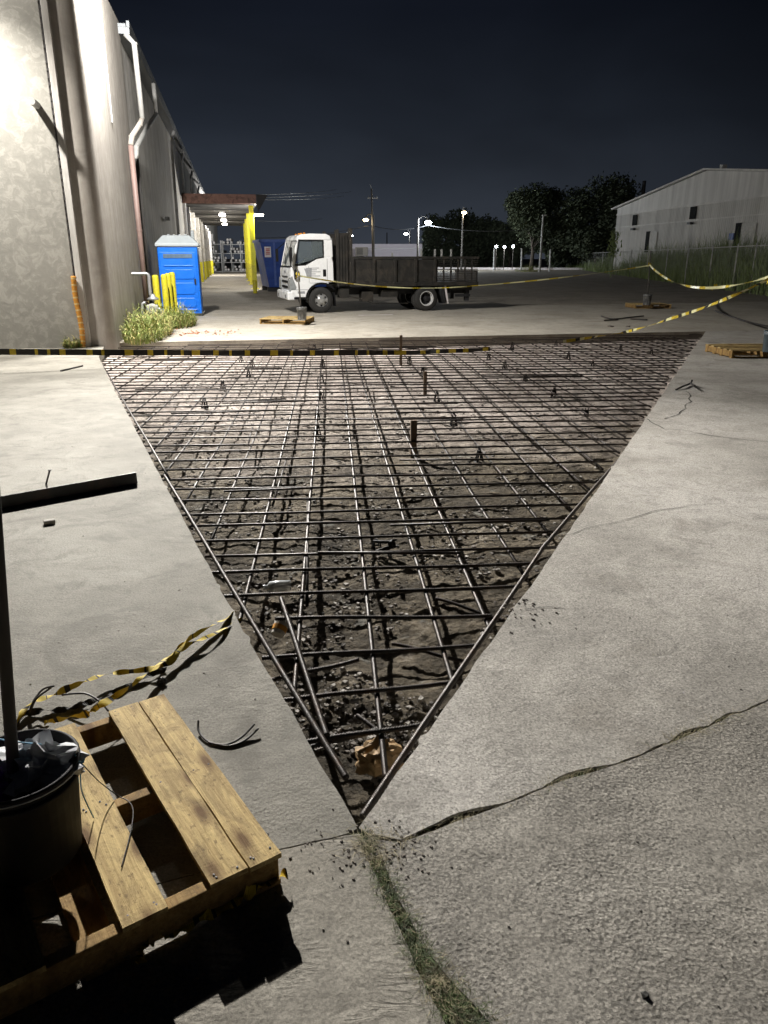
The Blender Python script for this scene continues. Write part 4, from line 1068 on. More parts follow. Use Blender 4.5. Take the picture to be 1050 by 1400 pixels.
bd_ = tb('bed', M['bed_steel'], bed, bevel=.008)
for x in (BX0+.02, 1.66, 2.36, 3.05, 3.70):
    m = MB(); m.b2((x,-.055,.90),(x+.085,-.002,1.604)); tb('bed_rib', M['bed_steel'], m, bd_, bevel=.006)
m = MB()
for x in [3.80 + .245*k for k in range(6)]: m.b2((x,.0,.905),(x+.045,.04,1.603))
for z in (.93,1.0,1.07,1.14,1.21,1.28,1.35,1.42,1.49,1.56): m.b2((3.76,.012,z),(BX1-.02,.022,z+.016))
for k in range(48): m.b2((3.78+.031*k,.008,.905),(3.784+.031*k,.011,1.6))
tb('slatted_side', M['bed_steel'], m, bd_)
for x in (2.9, 3.95, 4.45, 4.7, 5.05):
    m = MB(); m.b2((x,TW-.06,1.68),(x+.05,TW-.01,1.92 if x > 3 else 1.8)); tb('stake_stub', M['grey_pipe'], m, bd_)
m = MB(); m.b2((.52,.02,.80),(.60,.12,2.46)); m.b2((.92,.0,.80),(1.02,.14,2.50)); m.b2((.52,TW-.12,.80),(.60,TW-.02,2.46)); m.b2((.92,TW-.14,.8),(1.02,TW,2.5))
for k in range(14): m.b2((.62,.14+.125*k,.8),(.68,.14+.125*k+.07,2.36)); 
m.b2((.70,.12,.8),(.73,TW-.12,2.30)); m.b2((.62,.05,.8),(.90,.09,2.3)); m.b2((.60,.06,2.3),(.92,.12,2.36))
for k in range(3): m.b2((.64+.09*k,.02,.82),(.69+.09*k,.048,2.28))
tb('headboard', M['bed_steel'], m)
m = MB(); m.prism([(WB+.60,.80),(WB+.67,.80),(WB+.78,.22),(WB+.74,.22)], .02, .46); tb('mud_flap', M['pale_mark'], m)
m = MB(); m.prism([(WB+.42,.80),(WB+.58,.80),(WB+.66,.22),(WB+.60,.22)], .0, .47); m.b2((4.35,.2,.62),(5.15,1.8,.76)); m.b2((4.95,.25,.28),(5.08,.4,.62)); m.b2((4.95,1.6,.28),(5.08,1.75,.62)); m.b2((4.6,.2,.42),(5.1,.3,.5)); tb('rear_bumper', M['dark_metal'], m)

# ---------------------------------------------------------------- tape stands: pallet + bucket + pole
def stand(px, py, rz, label_p, label_b, label_pole, bpx, bpy, ztop, polepx, L=.93, W=1.1, bucket_mat=None, sc_=.85, bz=.14, lean=(0,0)):
    p = G(px, py)
    make_pallet(label_p, p, rz, [(.0,.11),(.2,.31),(.42,.53),(.66,.77),(W-.12,W)], L=L, W=W)
    q = G(bpx, bpy, bz)
    make_bucket(label_b, q, bucket_mat or M['bucket_grey'], None, scale=sc_, handle=True, fill=.3)
    t = D(polepx, 352, q.y); t = V3((t.x, q.y, ztop))
    m = MB(); m.tube([q + V3((0,0,.04)), t], .02, 8)
    tag(m.build('tape_pole', M['pole_wood'], smooth=True), label_pole, 'pole'); return q, t
# by the truck: flat pallet, part of it without boards
pq = G(352, 441); 
_, top1 = stand(355, 443, -.12, 'flat wooden pallet on the apron in front of the truck cab', 'dark mottled bucket on the pallet in front of the truck cab', 'thin pole in the bucket in front of the truck cab', 413, 437, 1.36, 406, L=1.25, W=1.0)
_, top2 = stand(868, 422, .03, 'small distant pallet in the middle of the right yard', 'dark bucket on the distant pallet in the right yard', 'thin pole in the bucket in the right yard', 884, 417, 1.86, 889, L=1.25, W=1.0, sc_=.95)
ra = G(988, 489); 
_, top4 = stand(1000, 490, .05, 'wooden pallet on the pale slab at the right edge of the pit', 'blue grey bucket on the pallet at the right edge', 'pole in the blue grey bucket at the right edge', 1053, 481, 1.6, 1060, L=1.22, W=1.0, bucket_mat=M['skin_blue'], sc_=.95)

# barricade tape strung between stakes and stands
def sag(a, b, s, n=24, lift=None):
    return [a.lerp(b, i/n) + V3((0,0,-4*s*(i/n)*(1-i/n))) for i in range(n+1)]
def flat_tape(name, P, w, tw, seed, mats, label, lens=((2,7),(2,6)), amp=0.0):
    m = MB(); rr = random.Random(seed); st = [0, 1]
    def cols(i):
        if st[0] <= 0: st[1] = (st[1] + 1) % len(mats) if len(lens) == len(mats) else 0; st[0] = rr.randint(*lens[st[1] % len(lens)])
        st[0] -= 1; return st[1]
    m.ribbon(P, w, lambda t: PI/2 + tw * math.sin(t*13 + seed) * math.sin(t*5), cols)
    return tag(m.build(name, mats), label, 'barricade tape')
s1 = D(548, 482, G(548, 499, -.2).y - .04)
P = sag(D(-60, 481, 11.2), D(0, 481, 11.3), .0, 12)[:-1] + sag(D(0, 481, 11.3), s1, .01, 150)
flat_tape('barricade_tape', P, .09, .25, 4, [M['tape_yellow'], M['tape_black']], 'black and yellow striped tape stretched across the left front of the pit', ((1,3),(3,8)))
P = sag(s1, D(670, 477, 13.4), .01, 50)
flat_tape('barricade_tape', P, .07, .5, 9, [M['tape_yellow'], M['tape_black']], 'loose black and yellow tape end lying on the bars right of the far stake', ((2,4),(4,9)))
P = sag(G(770, 467, -.04), G(850, 455, .05), .0, 40)[:-1] + sag(G(850, 455, .05), D(918, 435, 15.6), .02, 40)[:-1] + sag(D(918, 435, 15.6), V3((top4.x - .02, top4.y, 1.33)), .05, 70)
flat_tape('barricade_tape', P, .06, 1.5, 21, [M['tape_yellow'], M['tape_black'], M['tape_pale']], 'twisted yellow tape rising from the pit to the right edge pole', ((3,7),(1,3),(2,4)))
P = sag(V3((top2.x, top2.y, 1.42)), V3((top4.x, top4.y, 1.37)), .42, 90)
flat_tape('barricade_tape', P, .055, 1.3, 31, [M['tape_pale'], M['tape_yellow']], 'pale yellow tape sagging between the two right hand poles', ((6,12),(2,4)))
P = sag(V3((top1.x, top1.y, 1.22)), D(645, 391, 23.5), .16, 60)[:-1] + sag(D(645, 391, 23.5), V3((top2.x, top2.y, 1.40)), .06, 60)
flat_tape('barricade_tape', P, .036, 1.3, 41, [M['tape_pale'], M['tape_yellow']], 'long yellow tape running across the truck to the distant pole', ((4,9),(2,4)))
def bow(p, label):
    m = MB()
    for k in range(6):
        a = k * 1.05; d = V3((math.cos(a), .3*math.sin(a), math.sin(a*1.7)))
        m.ribbon(spline([p, p + d*.04 + V3((0,0,.015)), p + d*.07 - V3((0,0,.05))], 5), .03, a)
    tag(m.build('tape_knot', M['tape_yellow']), label, 'tape knot')
bow(V3((top1.x, top1.y, 1.24)), 'yellow tape knot on the pole in front of the truck cab')
bow(V3((top2.x, top2.y, 1.44)), 'yellow tape knot on the pole in the right yard')
bow(V3((top4.x, top4.y, 1.34)), 'yellow tape knot on the pole at the right edge')
bow(D(978, 391, 19.5), 'yellow tape knot hanging at the lowest point of the sagging tape')

# oddments on the apron: stones, painted line, hose
m = MB(); p = G(835, 447); rock(m, p, .12); tag(m.build('rock', M['soilstone']), 'dark rock on the apron left of two lying by the far pit edge', 'rock')
m = MB(); p = G(858, 447); rock(m, p, .08); tag(m.build('rock', M['soilstone']), 'flat rock on the apron right of two lying by the far pit edge', 'rock')
m = MB(); m.ribbon([G(490,431,.006), G(537,430,.006)], .16, 0); m.build('painted_mark', M['pale_mark'])['kind'] = 'structure'
m = MB(); m.tube(spline([G(978,425,.02), G(1000,433,.02), G(1030,442,.02), G(1080,452,.02)], 8), .025, 6); tag(m.build('hose', M['bare_steel'], smooth=True), 'dark hose lying on the right yard beyond the pale slab', 'hose')
m = MB()
for pts in ([(822,432),(838,436),(860,434),(880,432)], [(826,438),(845,437)], [(862,436),(885,437)]): m.tube(spline([G(x,y,.03) for x,y in pts], 6), .02, 5)
tag(m.build('scrap_wire', M['bare_steel'], smooth=True), 'tangle of scrap wire lying on the apron beyond the pit', 'wire')

# ---------------------------------------------------------------- goods racks at the end of the canopy
def roll():
    m = MB(); m.lathe([(.0001,-.3),(.16,-.3),(.16,.3),(.0001,.3)], (0,0,0), 12, 'Y'); m.mi = 1; m.lathe([(.0001,-.305),(.135,-.305)], (0,0,0), 12, 'Y'); return m
racks = [(G(322,371).y * .93, 262, 305, 'left steel goods rack at the far end of the canopy'), (G(322,371).y * .95, 306, 344, 'right steel goods rack at the far end of the canopy')]
r0 = None
for Yr, xa, xb, lab in racks:
    a = D(xa, 366, Yr); b = D(xb, 366, Yr); a.z = b.z = 0; w = (b - a).length
    rk = empty('goods_rack', a, lab, 'rack', 0)
    for s in range(4):
        z = .12 + s * 1.0; m = MB(); m.b2((0,-.5,z-.06),(w,.5,z)); m.build('shelf', M['galv'], rk, world=False)
    m = MB()
    for x in (0, w*.33, w*.66, w): 
        for y in (-.5,.5): m.b2((x-.04,y-.04,0),(x+.04,y+.04,3.5))
    m.build('upright', M['galv'], rk, world=False)
    for s in range(4):
        n = int(w / .42)
        for k in range(n):
            if R.random() < .22: continue
            for lv in (0, 1):
                if lv and R.random() < .5: continue
                if r0 is None:
                    r0 = roll().build('goods_roll', [M['wrap_dark'], M['wrap_white']], origin=(0,0,0)); o = r0
                    tag(o, 'dark roll with white end stacked on the far goods racks', 'roll', 'rolls stacked on the goods racks')
                else: o = dup(r0)
                o.location = a + V3((.25 + k*.42 + R.uniform(-.04,.04), R.uniform(-.2,0), .12 + s*1.0 + .17 + .31*lv)); o.rotation_euler = (R.uniform(-.1,.1), 0, R.uniform(-.5,.5))

# ---------------------------------------------------------------- far side: white trailer, warehouse, fence, trees
YT = 128.0
ta = D(476, 352, YT); tb_ = D(577, 352, YT); tl = (tb_ - ta).length; ta.z = 0
tz = empty('box_trailer', ta, 'long white box trailer parked far behind the truck bed', 'trailer')
m = MB(); m.b2((0,0,1.1),(tl,2.6,3.75)); m.build('box', M['trailer_white'], tz, world=False, bevel=.05)
m = MB(); m.b2((.3,-.02,3.0),(tl-.3,-.006,3.06)); m.b2((0,-.03,1.05),(tl,2.63,1.09)); m.build('rail', M['galv'], tz, world=False)
for x in (1.4, 2.6, tl-1.5):
    m = MB(); m.lathe([(.0001,-.02),(.3,-.02),(.5,0),(.5,.3)], (x,.1,.5), 20, 'Y'); m.build('wheel', M['tyre'], tz, world=False)
q = D(486, 352, YT-3); q.z = 0; ru = empty('generator_box', q, 'weathered grey machine box in front of the white trailer', 'machine')
m = MB(); m.b2((0,0,1.9),(2.0,.8,3.2)); m.b2((0.1,0.1,0),(.3,.3,1.9)); m.b2((1.7,.1,0),(1.9,.3,1.9)); m.build('housing', M['stone'], ru, world=False, bevel=.04)
m = MB()
for k in range(7): m.b2((.2,-.03,2.1+.14*k),(1.2,-.005,2.16+.14*k))
m.build('louvre', M['dark_window'], ru, world=False)

# metal warehouse on the right: long wall faces the yard
k0 = V3((24.3, 83, 0)); kd = V3((3.2, -27, 0)) ; 
mw = empty('metal_warehouse', k0, 'pale ribbed metal warehouse with gable roof behind the fence on the right', 'warehouse')
half = .63; kn = V3((kd.y, -kd.x, 0)).normalized()  # towards the yard
if kn.x > 0: kn = -kn
def W_(k, z, off=0.0): return k0 + kd * k + V3((0,0,z)) + kn * off
Ls = kd.length
def topz(k): return 6.45 + 1.9 * (1 - abs(k - half) / half)
m = MB(); back = -kn * 30
outl = [W_(0,0), W_(0,6.45), W_(half,8.35), W_(2*half,6.45), W_(2*half,0)]
m.add(outl + [p + back for p in outl], [(0,1,2,3,4), (9,8,7,6,5), (0,5,6,1), (3,8,9,4)])
m.build('gable_wall', M['siding'], mw)
m = MB(); rt = [W_(-.03,6.38,.35), W_(half,8.38,.35), W_(2*half+.03,6.38,.35)]; rt2 = [p + V3((0,0,.14)) for p in rt]
m.add(rt + [p + back*1.03 for p in rt] + rt2 + [p + back*1.03 for p in rt2], [(0,1,4,3),(1,2,5,4),(6,9,10,7),(7,10,11,8),(0,6,7,1),(1,7,8,2),(0,3,9,6),(2,8,11,5)])
m.build('roof', M['siding'], mw)
m = MB(); n = 130
for i in range(n):
    k = 2*half*(i+.5)/n; a = W_(k - .10/Ls*.5, .1, .0); zt = min(topz(k) - .1, 5.75)
    b1, b2 = W_(k - .05/Ls, 0, .0), W_(k + .05/Ls, 0, .0); c1, c2 = W_(k - .025/Ls, 0, .028), W_(k + .025/Ls, 0, .028)
    q = [b1,c1,c2,b2]; z0 = .15
    m.add([V3((p.x,p.y,z0)) for p in q] + [V3((p.x,p.y,zt)) for p in q], [(0,1,5,4),(1,2,6,5),(2,3,7,6)])
m.build('ribs', M['siding'], mw)
m = MB(); a, b = W_(.0, 5.85, .06), W_(2*half, 5.85, .06); ctr = (a+b)/2; ang = math.atan2(kd.y, kd.x)
m.box(ctr, (Ls*2*half, .06, .14), ang); m.box(W_(half, 4.6, .06), (Ls*2*half, .05, .1), ang); m.build('girt_trim', M['siding'], mw)
def on_wall(px, py):
    d = ray(px, py); n_ = kn; t = (k0 - V3((0,0,H))).dot(n_) / d.dot(n_); return V3((0,0,H)) + d * t
def wall_rect(name, mat, x0, y0, x1, y1, label=None, off=.10, th=.06):
    a = on_wall(x0, y0); b = on_wall(x1, y1); c = (a+b)/2; ln = math.hypot(b.x-a.x, b.y-a.y)
    m = MB(); m.box(V3((c.x,c.y,c.z)) + kn*off, (ln, th, abs(a.z-b.z)), ang); return m.build(name, mat, mw)
wall_rect('vent', M['dark_window'], 867, 294, 871.5, 308); wall_rect('vent', M['dark_window'], 946, 283, 952, 299)
wall_rect('wall_lamp', M['dark_metal'], 867, 312, 870, 314.5, off=.25, th=.3); wall_rect('wall_lamp', M['dark_metal'], 944.5, 304, 949, 306.5, off=.25, th=.3)
def door(x0, y0, x1, y1):
    a = wall_rect('door', M['door_pale'], x0, y0, x1, y1, off=.07); q = on_wall(x0-.8, y0-1); b = on_wall(x1+.8, y0+.6)
    f = wall_rect('frame', M['dark_window'], x0 - 1.6, y0 - 1, x0 + .1, y1, off=.09, th=.08); 
    wm = f.matrix_world.copy(); f.parent = a; f.location = f.location - a.location
door(887, 317.5, 897, 345); door(1010, 306, 1030, 345)
wall_rect('notice', M['blue_sign'], 999, 319, 1004, 328)
m = MB(); a = D(957, 231, 66); m.box(V3((a.x, a.y, 8.55)) - kn*2, (.4,.4,.5), ang); m.build('ridge_vent', M['siding'], mw)
# chimney pole behind
m = MB(); p = D(880, 258, 100); m.cyl(V3((p.x,p.y,0)), p + V3((0,0,.9)), .22, 10); tag(m.build('flue_pole', M['dark_metal']), 'thick dark pole rising behind the metal warehouse eave', 'pole')

# chain link fence
FA, FB = V3((26.5, 98, 0)), V3((17.2, 30, 0))
fpx = [742, 776, 790, 806, 824, 842, 863, 886, 912, 940, 973, 1007, 1032, 1062, 1100]
fd = (FB - FA); fl_ = fd.length; fd.normalize()
fe = empty('chain_link_fence', FA, 'galvanised chain link fence with thin posts along the right side of the yard', 'fence')
def fence_at(px):
    a = (px - 525) / F / (CP + (700 - 352)/F*SP); t = (FA.x - a*FA.y) / (a*fd.y - fd.x); return FA + fd*t
FH = 2.2
for px in fpx[1:]:
    p = fence_at(px)
    m = MB(); m.cyl(p, p + V3((0,0,FH + .1)), .04, 8); m.lathe([(.05,0),(.03,.04),(.0001,.06)], p + V3((0,0,FH+.1)), 8); m.build('post', M['post_galv'], fe, smooth=True)
fs = fence_at(776); fe_ = fence_at(1100)
m = MB(); m.cyl(fs + V3((0,0,FH)), fe_ + V3((0,0,FH)), .025, 6); m.build('top_rail', M['post_galv'], fe)
m = MB(); Lf = (fe_ - fs).length; st = .11; s_ = V3((0,0,1)); thin = .0022; nv = V3((-fd.y, fd.x, 0))
x = -FH
while x < Lf:
    for sg in (1, -1):
        xa = x if sg == 1 else x + FH; xb = x + FH if sg == 1 else x
        za, zb = .05, FH
        if xa < 0: za += -xa*(zb-za)/(xb-xa) if sg == 1 else 0; xa = 0 if sg == 1 else xa
        if sg == 1 and xb > Lf: zb -= (xb-Lf)/FH*(FH-.05); xb = Lf
        if sg == -1 and xb < 0: zb -= (-xb)/FH*(FH-.05); xb = 0
        if sg == -1 and xa > Lf: za += (xa-Lf)/FH*(FH-.05); xa = Lf
        p, q = fs + fd*xa + s_*za, fs + fd*xb + s_*zb
        w_ = fd*thin
        m.add([p-w_, p+w_, q+w_, q-w_], [(0,1,2,3)])
    x += st
m.build('wire_mesh', M['post_galv'], fe)

# tall grass behind and under the fence
m = MB(); rr = random.Random(5)
for _ in range(24000):
    t = rr.random() ** .75; p = fs.lerp(fe_, t) - nv * 0 ; off = abs(rr.gauss(0, 3.2)) + .3
    side = V3((fd.y, -fd.x, 0)); side = side if side.x > 0 else -side
    p = p + side * (off - 1.0 * (rr.random() < .25)) + fd * rr.uniform(-1, 1)
    hmul = (.6 + 1.15 * t ** .8) * (1 + .5 * noise.noise(p * .22)) 
    h = rr.uniform(.6, 1.9) * hmul * (1.15 if off > 1.2 else .7)
    blade(m, p, h, rr.uniform(.03,.075), h*rr.uniform(.1,.6), rr.uniform(0,6.28), 3)
tag(m.build('tall_grass', M['tallgrass'], origin=(0,0,0)), 'tall unkempt dark grass growing along and behind the chain link fence', 'grass', kind='stuff')

def tree(name, label, base, hgt, crown_r, crown_z0, seed, n=7000, leaf=.34, group=None, lobes=11):
    rr = random.Random(seed); root = empty(name, base, label, 'tree', 0, group)
    m = MB(); th = hgt*.62
    m.tube([(0,0,0),(.1,.05,th*.35),(-.1,.1,th*.7),(.1,0,th)], [.30*hgt/10,.23*hgt/10,.16*hgt/10,.07*hgt/10], 9)
    cs = []
    for k in range(lobes):
        a = 2*PI*k/lobes*2.4 + rr.uniform(-.4,.4); q = crown_r*rr.uniform(.25,.78); z = crown_z0 + (hgt-crown_z0)*rr.uniform(.12,.86)
        shrink = math.sqrt(max(.1, 1 - ((z-crown_z0)/(hgt-crown_z0)*1.15-.45)**2)); c = V3((q*math.cos(a)*shrink, q*math.sin(a)*shrink, z)); cs.append((c, crown_r*rr.uniform(.32,.52)))
        m.tube([(0,0,th*rr.uniform(.3,.6)), c*.5 + V3((0,0,th*.3)), c], [.1*hgt/10,.06*hgt/10,.02], 6)
    m.build('trunk', M['bark'], root, world=False, smooth=True)
    m = MB(); per = n // lobes
    for c, r in cs:
        for _ in range(per):
            d = V3((rr.gauss(0,1), rr.gauss(0,1), rr.gauss(0,.8))).normalized() * r * rr.random()**.42
            d *= 1 + .35*noise.noise((c+d)*1.1)
            p = c + d; ax = V3((rr.gauss(0,1), rr.gauss(0,1), rr.gauss(0,1))).normalized(); b_ = ax.orthogonal().normalized(); s = leaf*rr.uniform(.5,1.2)
            m.add([p - ax*s*.5, p + b_*s*.28, p + ax*s*.5, p - b_*s*.28], [(0,1,2,3)])
    m.build('crown', M['tree_leaf'], root, world=False); return root
def gx(px, Y): p = D(px, 352, Y); p.z = 0; return p
tree('leafy_tree', 'broad dark tree left of the two big ones by the far street', gx(727, 108), 10.4, 4.3, 2.0, 3, 16000, .5, lobes=15)
tree('leafy_tree', 'largest dark tree, right beside the metal warehouse eave', gx(815, 104), 10.9, 5.4, 1.0, 4, 22000, .5, lobes=20)
tree('leafy_tree', 'low dark tree half hidden behind the eave of the metal warehouse', gx(850, 101), 9.6, 3.4, 1.0, 6, 9000, .5)
for i, (px, Y, h, r, lab) in enumerate(((600,150,9.2,4.6,'far dark tree behind the truck bed, left of the warm street lamp'),(632,158,10.2,5.2,'far dark tree straight behind the warm street lamp'),(665,150,9.4,5.0,'far dark tree right of the warm street lamp'),(697,140,8.2,4.6,'far low dark tree just left of the broad tree'),(772,118,7.5,4.0,'low dark tree filling the gap between the two big trees'))):
    tree('leafy_tree', lab, gx(px, Y), h, r, .5, 20+i, 8000, .7, lobes=14)
p = gx(742, 92)
tag(weed_clump(gx(722, 96), 1.4, 2.5, 1.5, 350, 8, .5).build('weed_clump', [M['weed'], M['weed_dry']]), 'yellow lit weeds beside the far lamp pole near the street', 'weeds')
m = MB(); rr = random.Random(3); c = on_wall(930, 322) + kn*6; c.z = 0
for _ in range(160):
    q = c + V3((rr.gauss(0,.25), rr.gauss(0,.25), rr.uniform(1.6,3.6))); blade(m, q, rr.uniform(.3,.6), .14, rr.uniform(.2,.5), rr.uniform(0,6.28), 2)
m.tube([c, c + V3((.1,0,1.8)), c + V3((0,.1,3.2))], [.06,.05,.02], 6)
tag(m.build('sapling', M['tallgrass']), 'young leafy sapling rising above the tall grass before the metal warehouse', 'sapling')

# street: kerb, lamps, poles and wires
ka, kb = D(560, 352, 112), D(1010, 352, 101); ka.z = kb.z = .06
m = MB(); d = kb - ka; m.box((ka+kb)/2 + V3((0,3,.08)), (d.length, .5, .3), math.atan2(d.y, d.x)); k_ = m.build('kerb', M['pale_mark']); k_['kind'] = 'structure'
lamp_lights = []
def street_lamp(px, py, Y, mat, col, pw, label, armdir, r=.46, pole_px=None, pole=True):
    h = D(px, py, Y); bx = gx(pole_px if pole_px else px, Y); root = empty('street_lamp', bx, label, 'street lamp', 0)
    hl = h - bx
    m = MB(); top = V3((0,0,hl.z + .35)); m.tube([(0,0,0), (0,0,hl.z*.5), top], [.14,.12,.09], 8); m.build('pole', M['pole_wood'], root, world=False)
    m = MB(); m.tube(spline([top - V3((0,0,.2)), top.lerp(hl + V3((0,0,.25)), .5) + V3((0,0,.25)), hl + V3((0,0,.22))], 6), .05, 6); m.build('arm', M['pole_wood'], root, world=False)
    m = MB(); m.lathe([(.0001,.24),(.10,.22),(.22,.06),(.24,.0)], hl, 14); hd = m.build('lamp_head', M['galv'], root, world=False)
    m = MB(); m.lathe([(.0001,-r*.7),(r*.5,-r*.6),(r*.75,-r*.3),(.22,-.01)], hl, 14); m.build('bulb', mat, hd, world=False)
    lamp_lights.append((h + V3((0,-.05,-r-.15)), col, pw))
street_lamp(500, 299, 100, M['lamp_warm'], (1,.8,.5), 300, 'warm street lamp beside the tall utility pole', -1, .46, 511)
street_lamp(479.5, 321, 115, M['lamp_cool'], (1,.95,.9), 250, 'white street lamp just above the truck headboard', -1, .44, 474)
street_lamp(555, 318.5, 150, M['lamp_cool'], (.9,.95,1), 300, 'small cool street lamp between the tall pole and the brightest lamp', 1, .5, 560)
street_lamp(585.5, 302, 100, M['lamp_cool'], (.85,.93,1), 4500, 'brightest cool white street lamp right of the truck bed centre', 1, .62, 571)
street_lamp(634.5, 289, 105, M['lamp_warm'], (1,.85,.55), 300, 'warm street lamp on a tall pole before the far trees', -1, .46, 631)
lp = D(740, 296, 92); lq = gx(739, 92)
m = MB(); m.tube([lq, V3((lq.x, lq.y, lp.z))], [.14,.10], 8); m.tube([V3((lq.x,lq.y,lp.z-.1)), lp + V3((.3,0,.12))], .05, 6); m.box(lp + V3((.35,0,.12)), (.5,.3,.14))
tag(m.build('lamp_pole', M['post_galv']), 'grey unlit lamp pole in front of the broad dark tree', 'lamp pole')
def upole(px, ytop, Y, label, arm=True):
    a = gx(px, Y); t = D(px, ytop, Y); root = empty('utility_pole', a, label, 'utility pole', 0)
    m = MB(); m.tube([(0,0,0),(0,0,t.z*.5),(-.15 if arm else 0,0,t.z)], [.16,.14,.10], 8); m.build('pole', M['pole_wood'], root, world=False)
    if arm:
        m = MB(); m.box((0,0,t.z-1.1),(1.3,.12,.12)); 
        for x in (-.5,0,.5): m.lathe([(.05,0),(.07,.06),(.03,.2),(.0001,.22)], (x,0,t.z-1.03), 8)
        m.cyl((-.15,0,t.z),(-.28,0,t.z+.5),.04,6); m.build('crossarm', M['galv'], root, world=False)
    return t
t1 = upole(510, 258, 100, 'tallest utility pole, rising above the white trailer')
t2 = upole(571, 300, 100.6, 'short dark utility pole left of the brightest lamp', False)
t3 = upole(529, 318, 170, 'faint distant utility pole between the two lit lamps', False)
def cable(pts, label, r=.035, s=.5):
    m = MB()
    for a, b in zip(pts, pts[1:]): m.tube(sag(a, b, s, 14), r, 5)
    tag(m.build('cable', M['dark_metal']), label, 'cable')
cable([D(330, 325, 92), D(507, 308, 100), D(585, 308, 101), D(736, 312, 92)], 'dark cable sagging from the canopy past the poles to the grey lamp pole')
for i, (y0, y1, x1) in enumerate(((266,259,460),(270,262,480),(273,268,470))):
    m = MB(); m.tube(sag(D(352, y0, 70), D(x1, y1, 160), .2, 10), .03, 5)
    tag(m.build('cable', M['galv']), ('upper', 'middle', 'lower')[i] + ' of the three pale power cables leaving the canopy roof', 'cable')
m = MB(); m.tube(sag(D(352, 302, 75), D(440, 299, 160), .2, 10), .03, 5); tag(m.build('cable', M['galv']), 'pale cable running level below the three power cables', 'cable')
# small gate lights and white marker post by the street
for i, (px, py) in enumerate(((678,337),(689,337.5),(701,337))):
    h = D(px, py, 108); b = gx(px, 108); root = empty('gate_light', b, ('left', 'middle', 'right')[i] + ' of three white gate lights by the far street', 'light', 0, 'white gate lights by the far street')
    m = MB(); m.cyl((0,0,0),(0,0,h.z-.1),.05,8); m.build('post', M['pole_wood'], root, world=False)
    m = MB(); m.lathe([(.0001,-.16),(.13,-.1),(.16,0),(.13,.1),(.0001,.16)], (0,0,h.z), 12); m.build('globe', M['lamp_cool'], root, world=False)
    if i == 1: lamp_lights.append((h + V3((0,-.6,0)), (.95,.97,1), 250))
for px, y0, lab in ((676, 340, 'white marker post below the left gate light'), (713.5, 340, 'white marker post right of the gate lights'), (752.5, 341, 'white marker post beside the grey lamp pole')):
    b = gx(px, 98); t = D(px, y0, 98); m = MB(); m.cyl(b, t, .10, 8); m.lathe([(.1,0),(.0001,.06)], t, 8); tag(m.build('marker_post', M['white_metal']), lab, 'post')

# ---------------------------------------------------------------- light
def point(loc, col, w, r=.12, name='lamp'):
    l = bpy.data.lights.new(name, 'POINT'); l.energy = w; l.color = col; l.shadow_soft_size = r
    o = bpy.data.objects.new(name, l); COL.objects.link(o); o.location = loc; return o
def spot(loc, aim, col, w, ang, blend, r=.12, name='lamp_beam'):
    l = bpy.data.lights.new(name, 'SPOT'); l.energy = w; l.color = col; l.spot_size = math.radians(ang); l.spot_blend = blend; l.shadow_soft_size = r
    o = bpy.data.objects.new(name, l); COL.objects.link(o); o.location = loc
    o.rotation_euler = (V3(aim) - V3(loc)).to_track_quat('-Z', 'Y').to_euler(); return o
L1 = B(.46, .95, 6.98); L2 = B(-2.15, -1.7, 6.55)
point(L1, (1,.965,.91), 6800, .10, 'corner_lamp')
spot(L1 + U*.02, (.4, 1.6, 0), (1,.965,.91), 22500, 66, 1.0, .10, 'corner_lamp_beam')
point(L2, (1,.955,.88), 250, .10, 'front_lamp')
spot(L2, B(-1.6, -.5, 0), (1,.955,.88), 3000, 105, 1.0, .10, 'front_lamp_beam')
for v in (33.2, 40, 46.8): point(B(1.9, v, 3.95), (1,.92,.78), 260, .15, 'canopy_lamp_light')
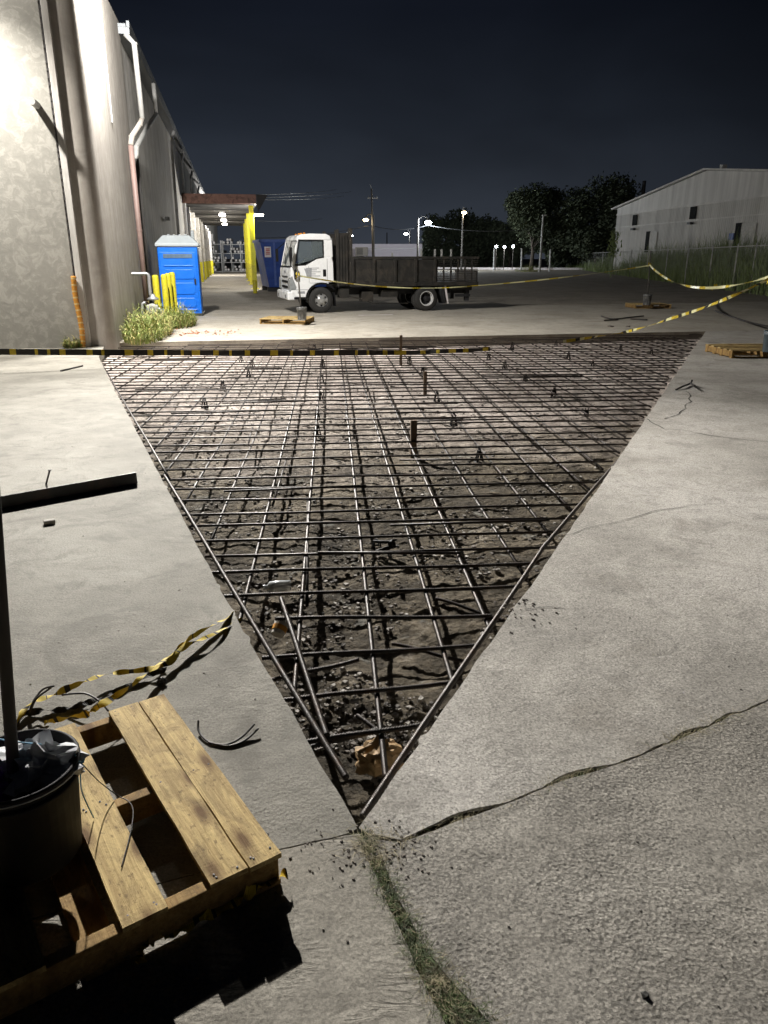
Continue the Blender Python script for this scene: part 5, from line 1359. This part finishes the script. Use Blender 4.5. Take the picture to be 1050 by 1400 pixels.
point(B(.7, 62, 5.0), (1,.96,.9), 3200, .15, 'rack_fill_light')  # fill light added for the dark racks
point(B(3.95, 27.6, 3.6), (1,.97,.9), 800, .1, 'column_lamp_light')
for p, c, w in lamp_lights: point(p, c, w, .2, 'street_lamp_light')

w = bpy.data.worlds.new('World'); sc.world = w; w.use_nodes = True; nt = w.node_tree
bg = nt.nodes['Background']; tc = nt.nodes.new('ShaderNodeTexCoord')
sp_ = nt.nodes.new('ShaderNodeSeparateXYZ'); nt.links.new(tc.outputs['Generated'], sp_.inputs[0])
el = ramp(nt, [(.0, (.034,.040,.052)), (.06, (.026,.0315,.042)), (.15, (.0125,.0158,.0225)), (.26, (.0050,.0066,.0110)), (.5, (.0034,.0042,.0072))], sp_.outputs[2])
# skyglow is strongest over the lit town straight ahead
dt = nt.nodes.new('ShaderNodeVectorMath'); dt.operation = 'DOT_PRODUCT'; dt.inputs[1].default_value = (-.15, .985, .08)
nt.links.new(tc.outputs['Generated'], dt.inputs[0])
gl = ramp(nt, [(.78, .35), (1.0, 1.25)], dt.outputs['Value'])
cl = ramp(nt, [(.35, .78), (.7, 1.25)], nz(nt, coords(nt, (1.2,1.2,3), 'Generated'), 2.0, 4, .5, .3))
nt.links.new(mixc(nt, mixc(nt, el, gl, 1.0, 'MULTIPLY'), cl, 1.0, 'MULTIPLY'), bg.inputs['Color']); bg.inputs['Strength'].default_value = 1.0

cam = bpy.data.cameras.new('camera'); co = bpy.data.objects.new('camera', cam); COL.objects.link(co)
cam.sensor_fit = 'VERTICAL'; cam.sensor_height = 36; cam.sensor_width = 27; cam.lens = 36 * F / 1400
cam.clip_start = .05; cam.clip_end = 3000
co.location = (0, 0, H); co.rotation_euler = (math.pi/2 - PITCH, 0, 0)
sc.camera = co
sc.view_settings.view_transform = 'Standard'; sc.view_settings.look = 'None'; sc.view_settings.gamma = 1; sc.view_settings.exposure = 0
sc.cycles.max_bounces = 6; sc.cycles.caustics_reflective = False; sc.cycles.caustics_refractive = False
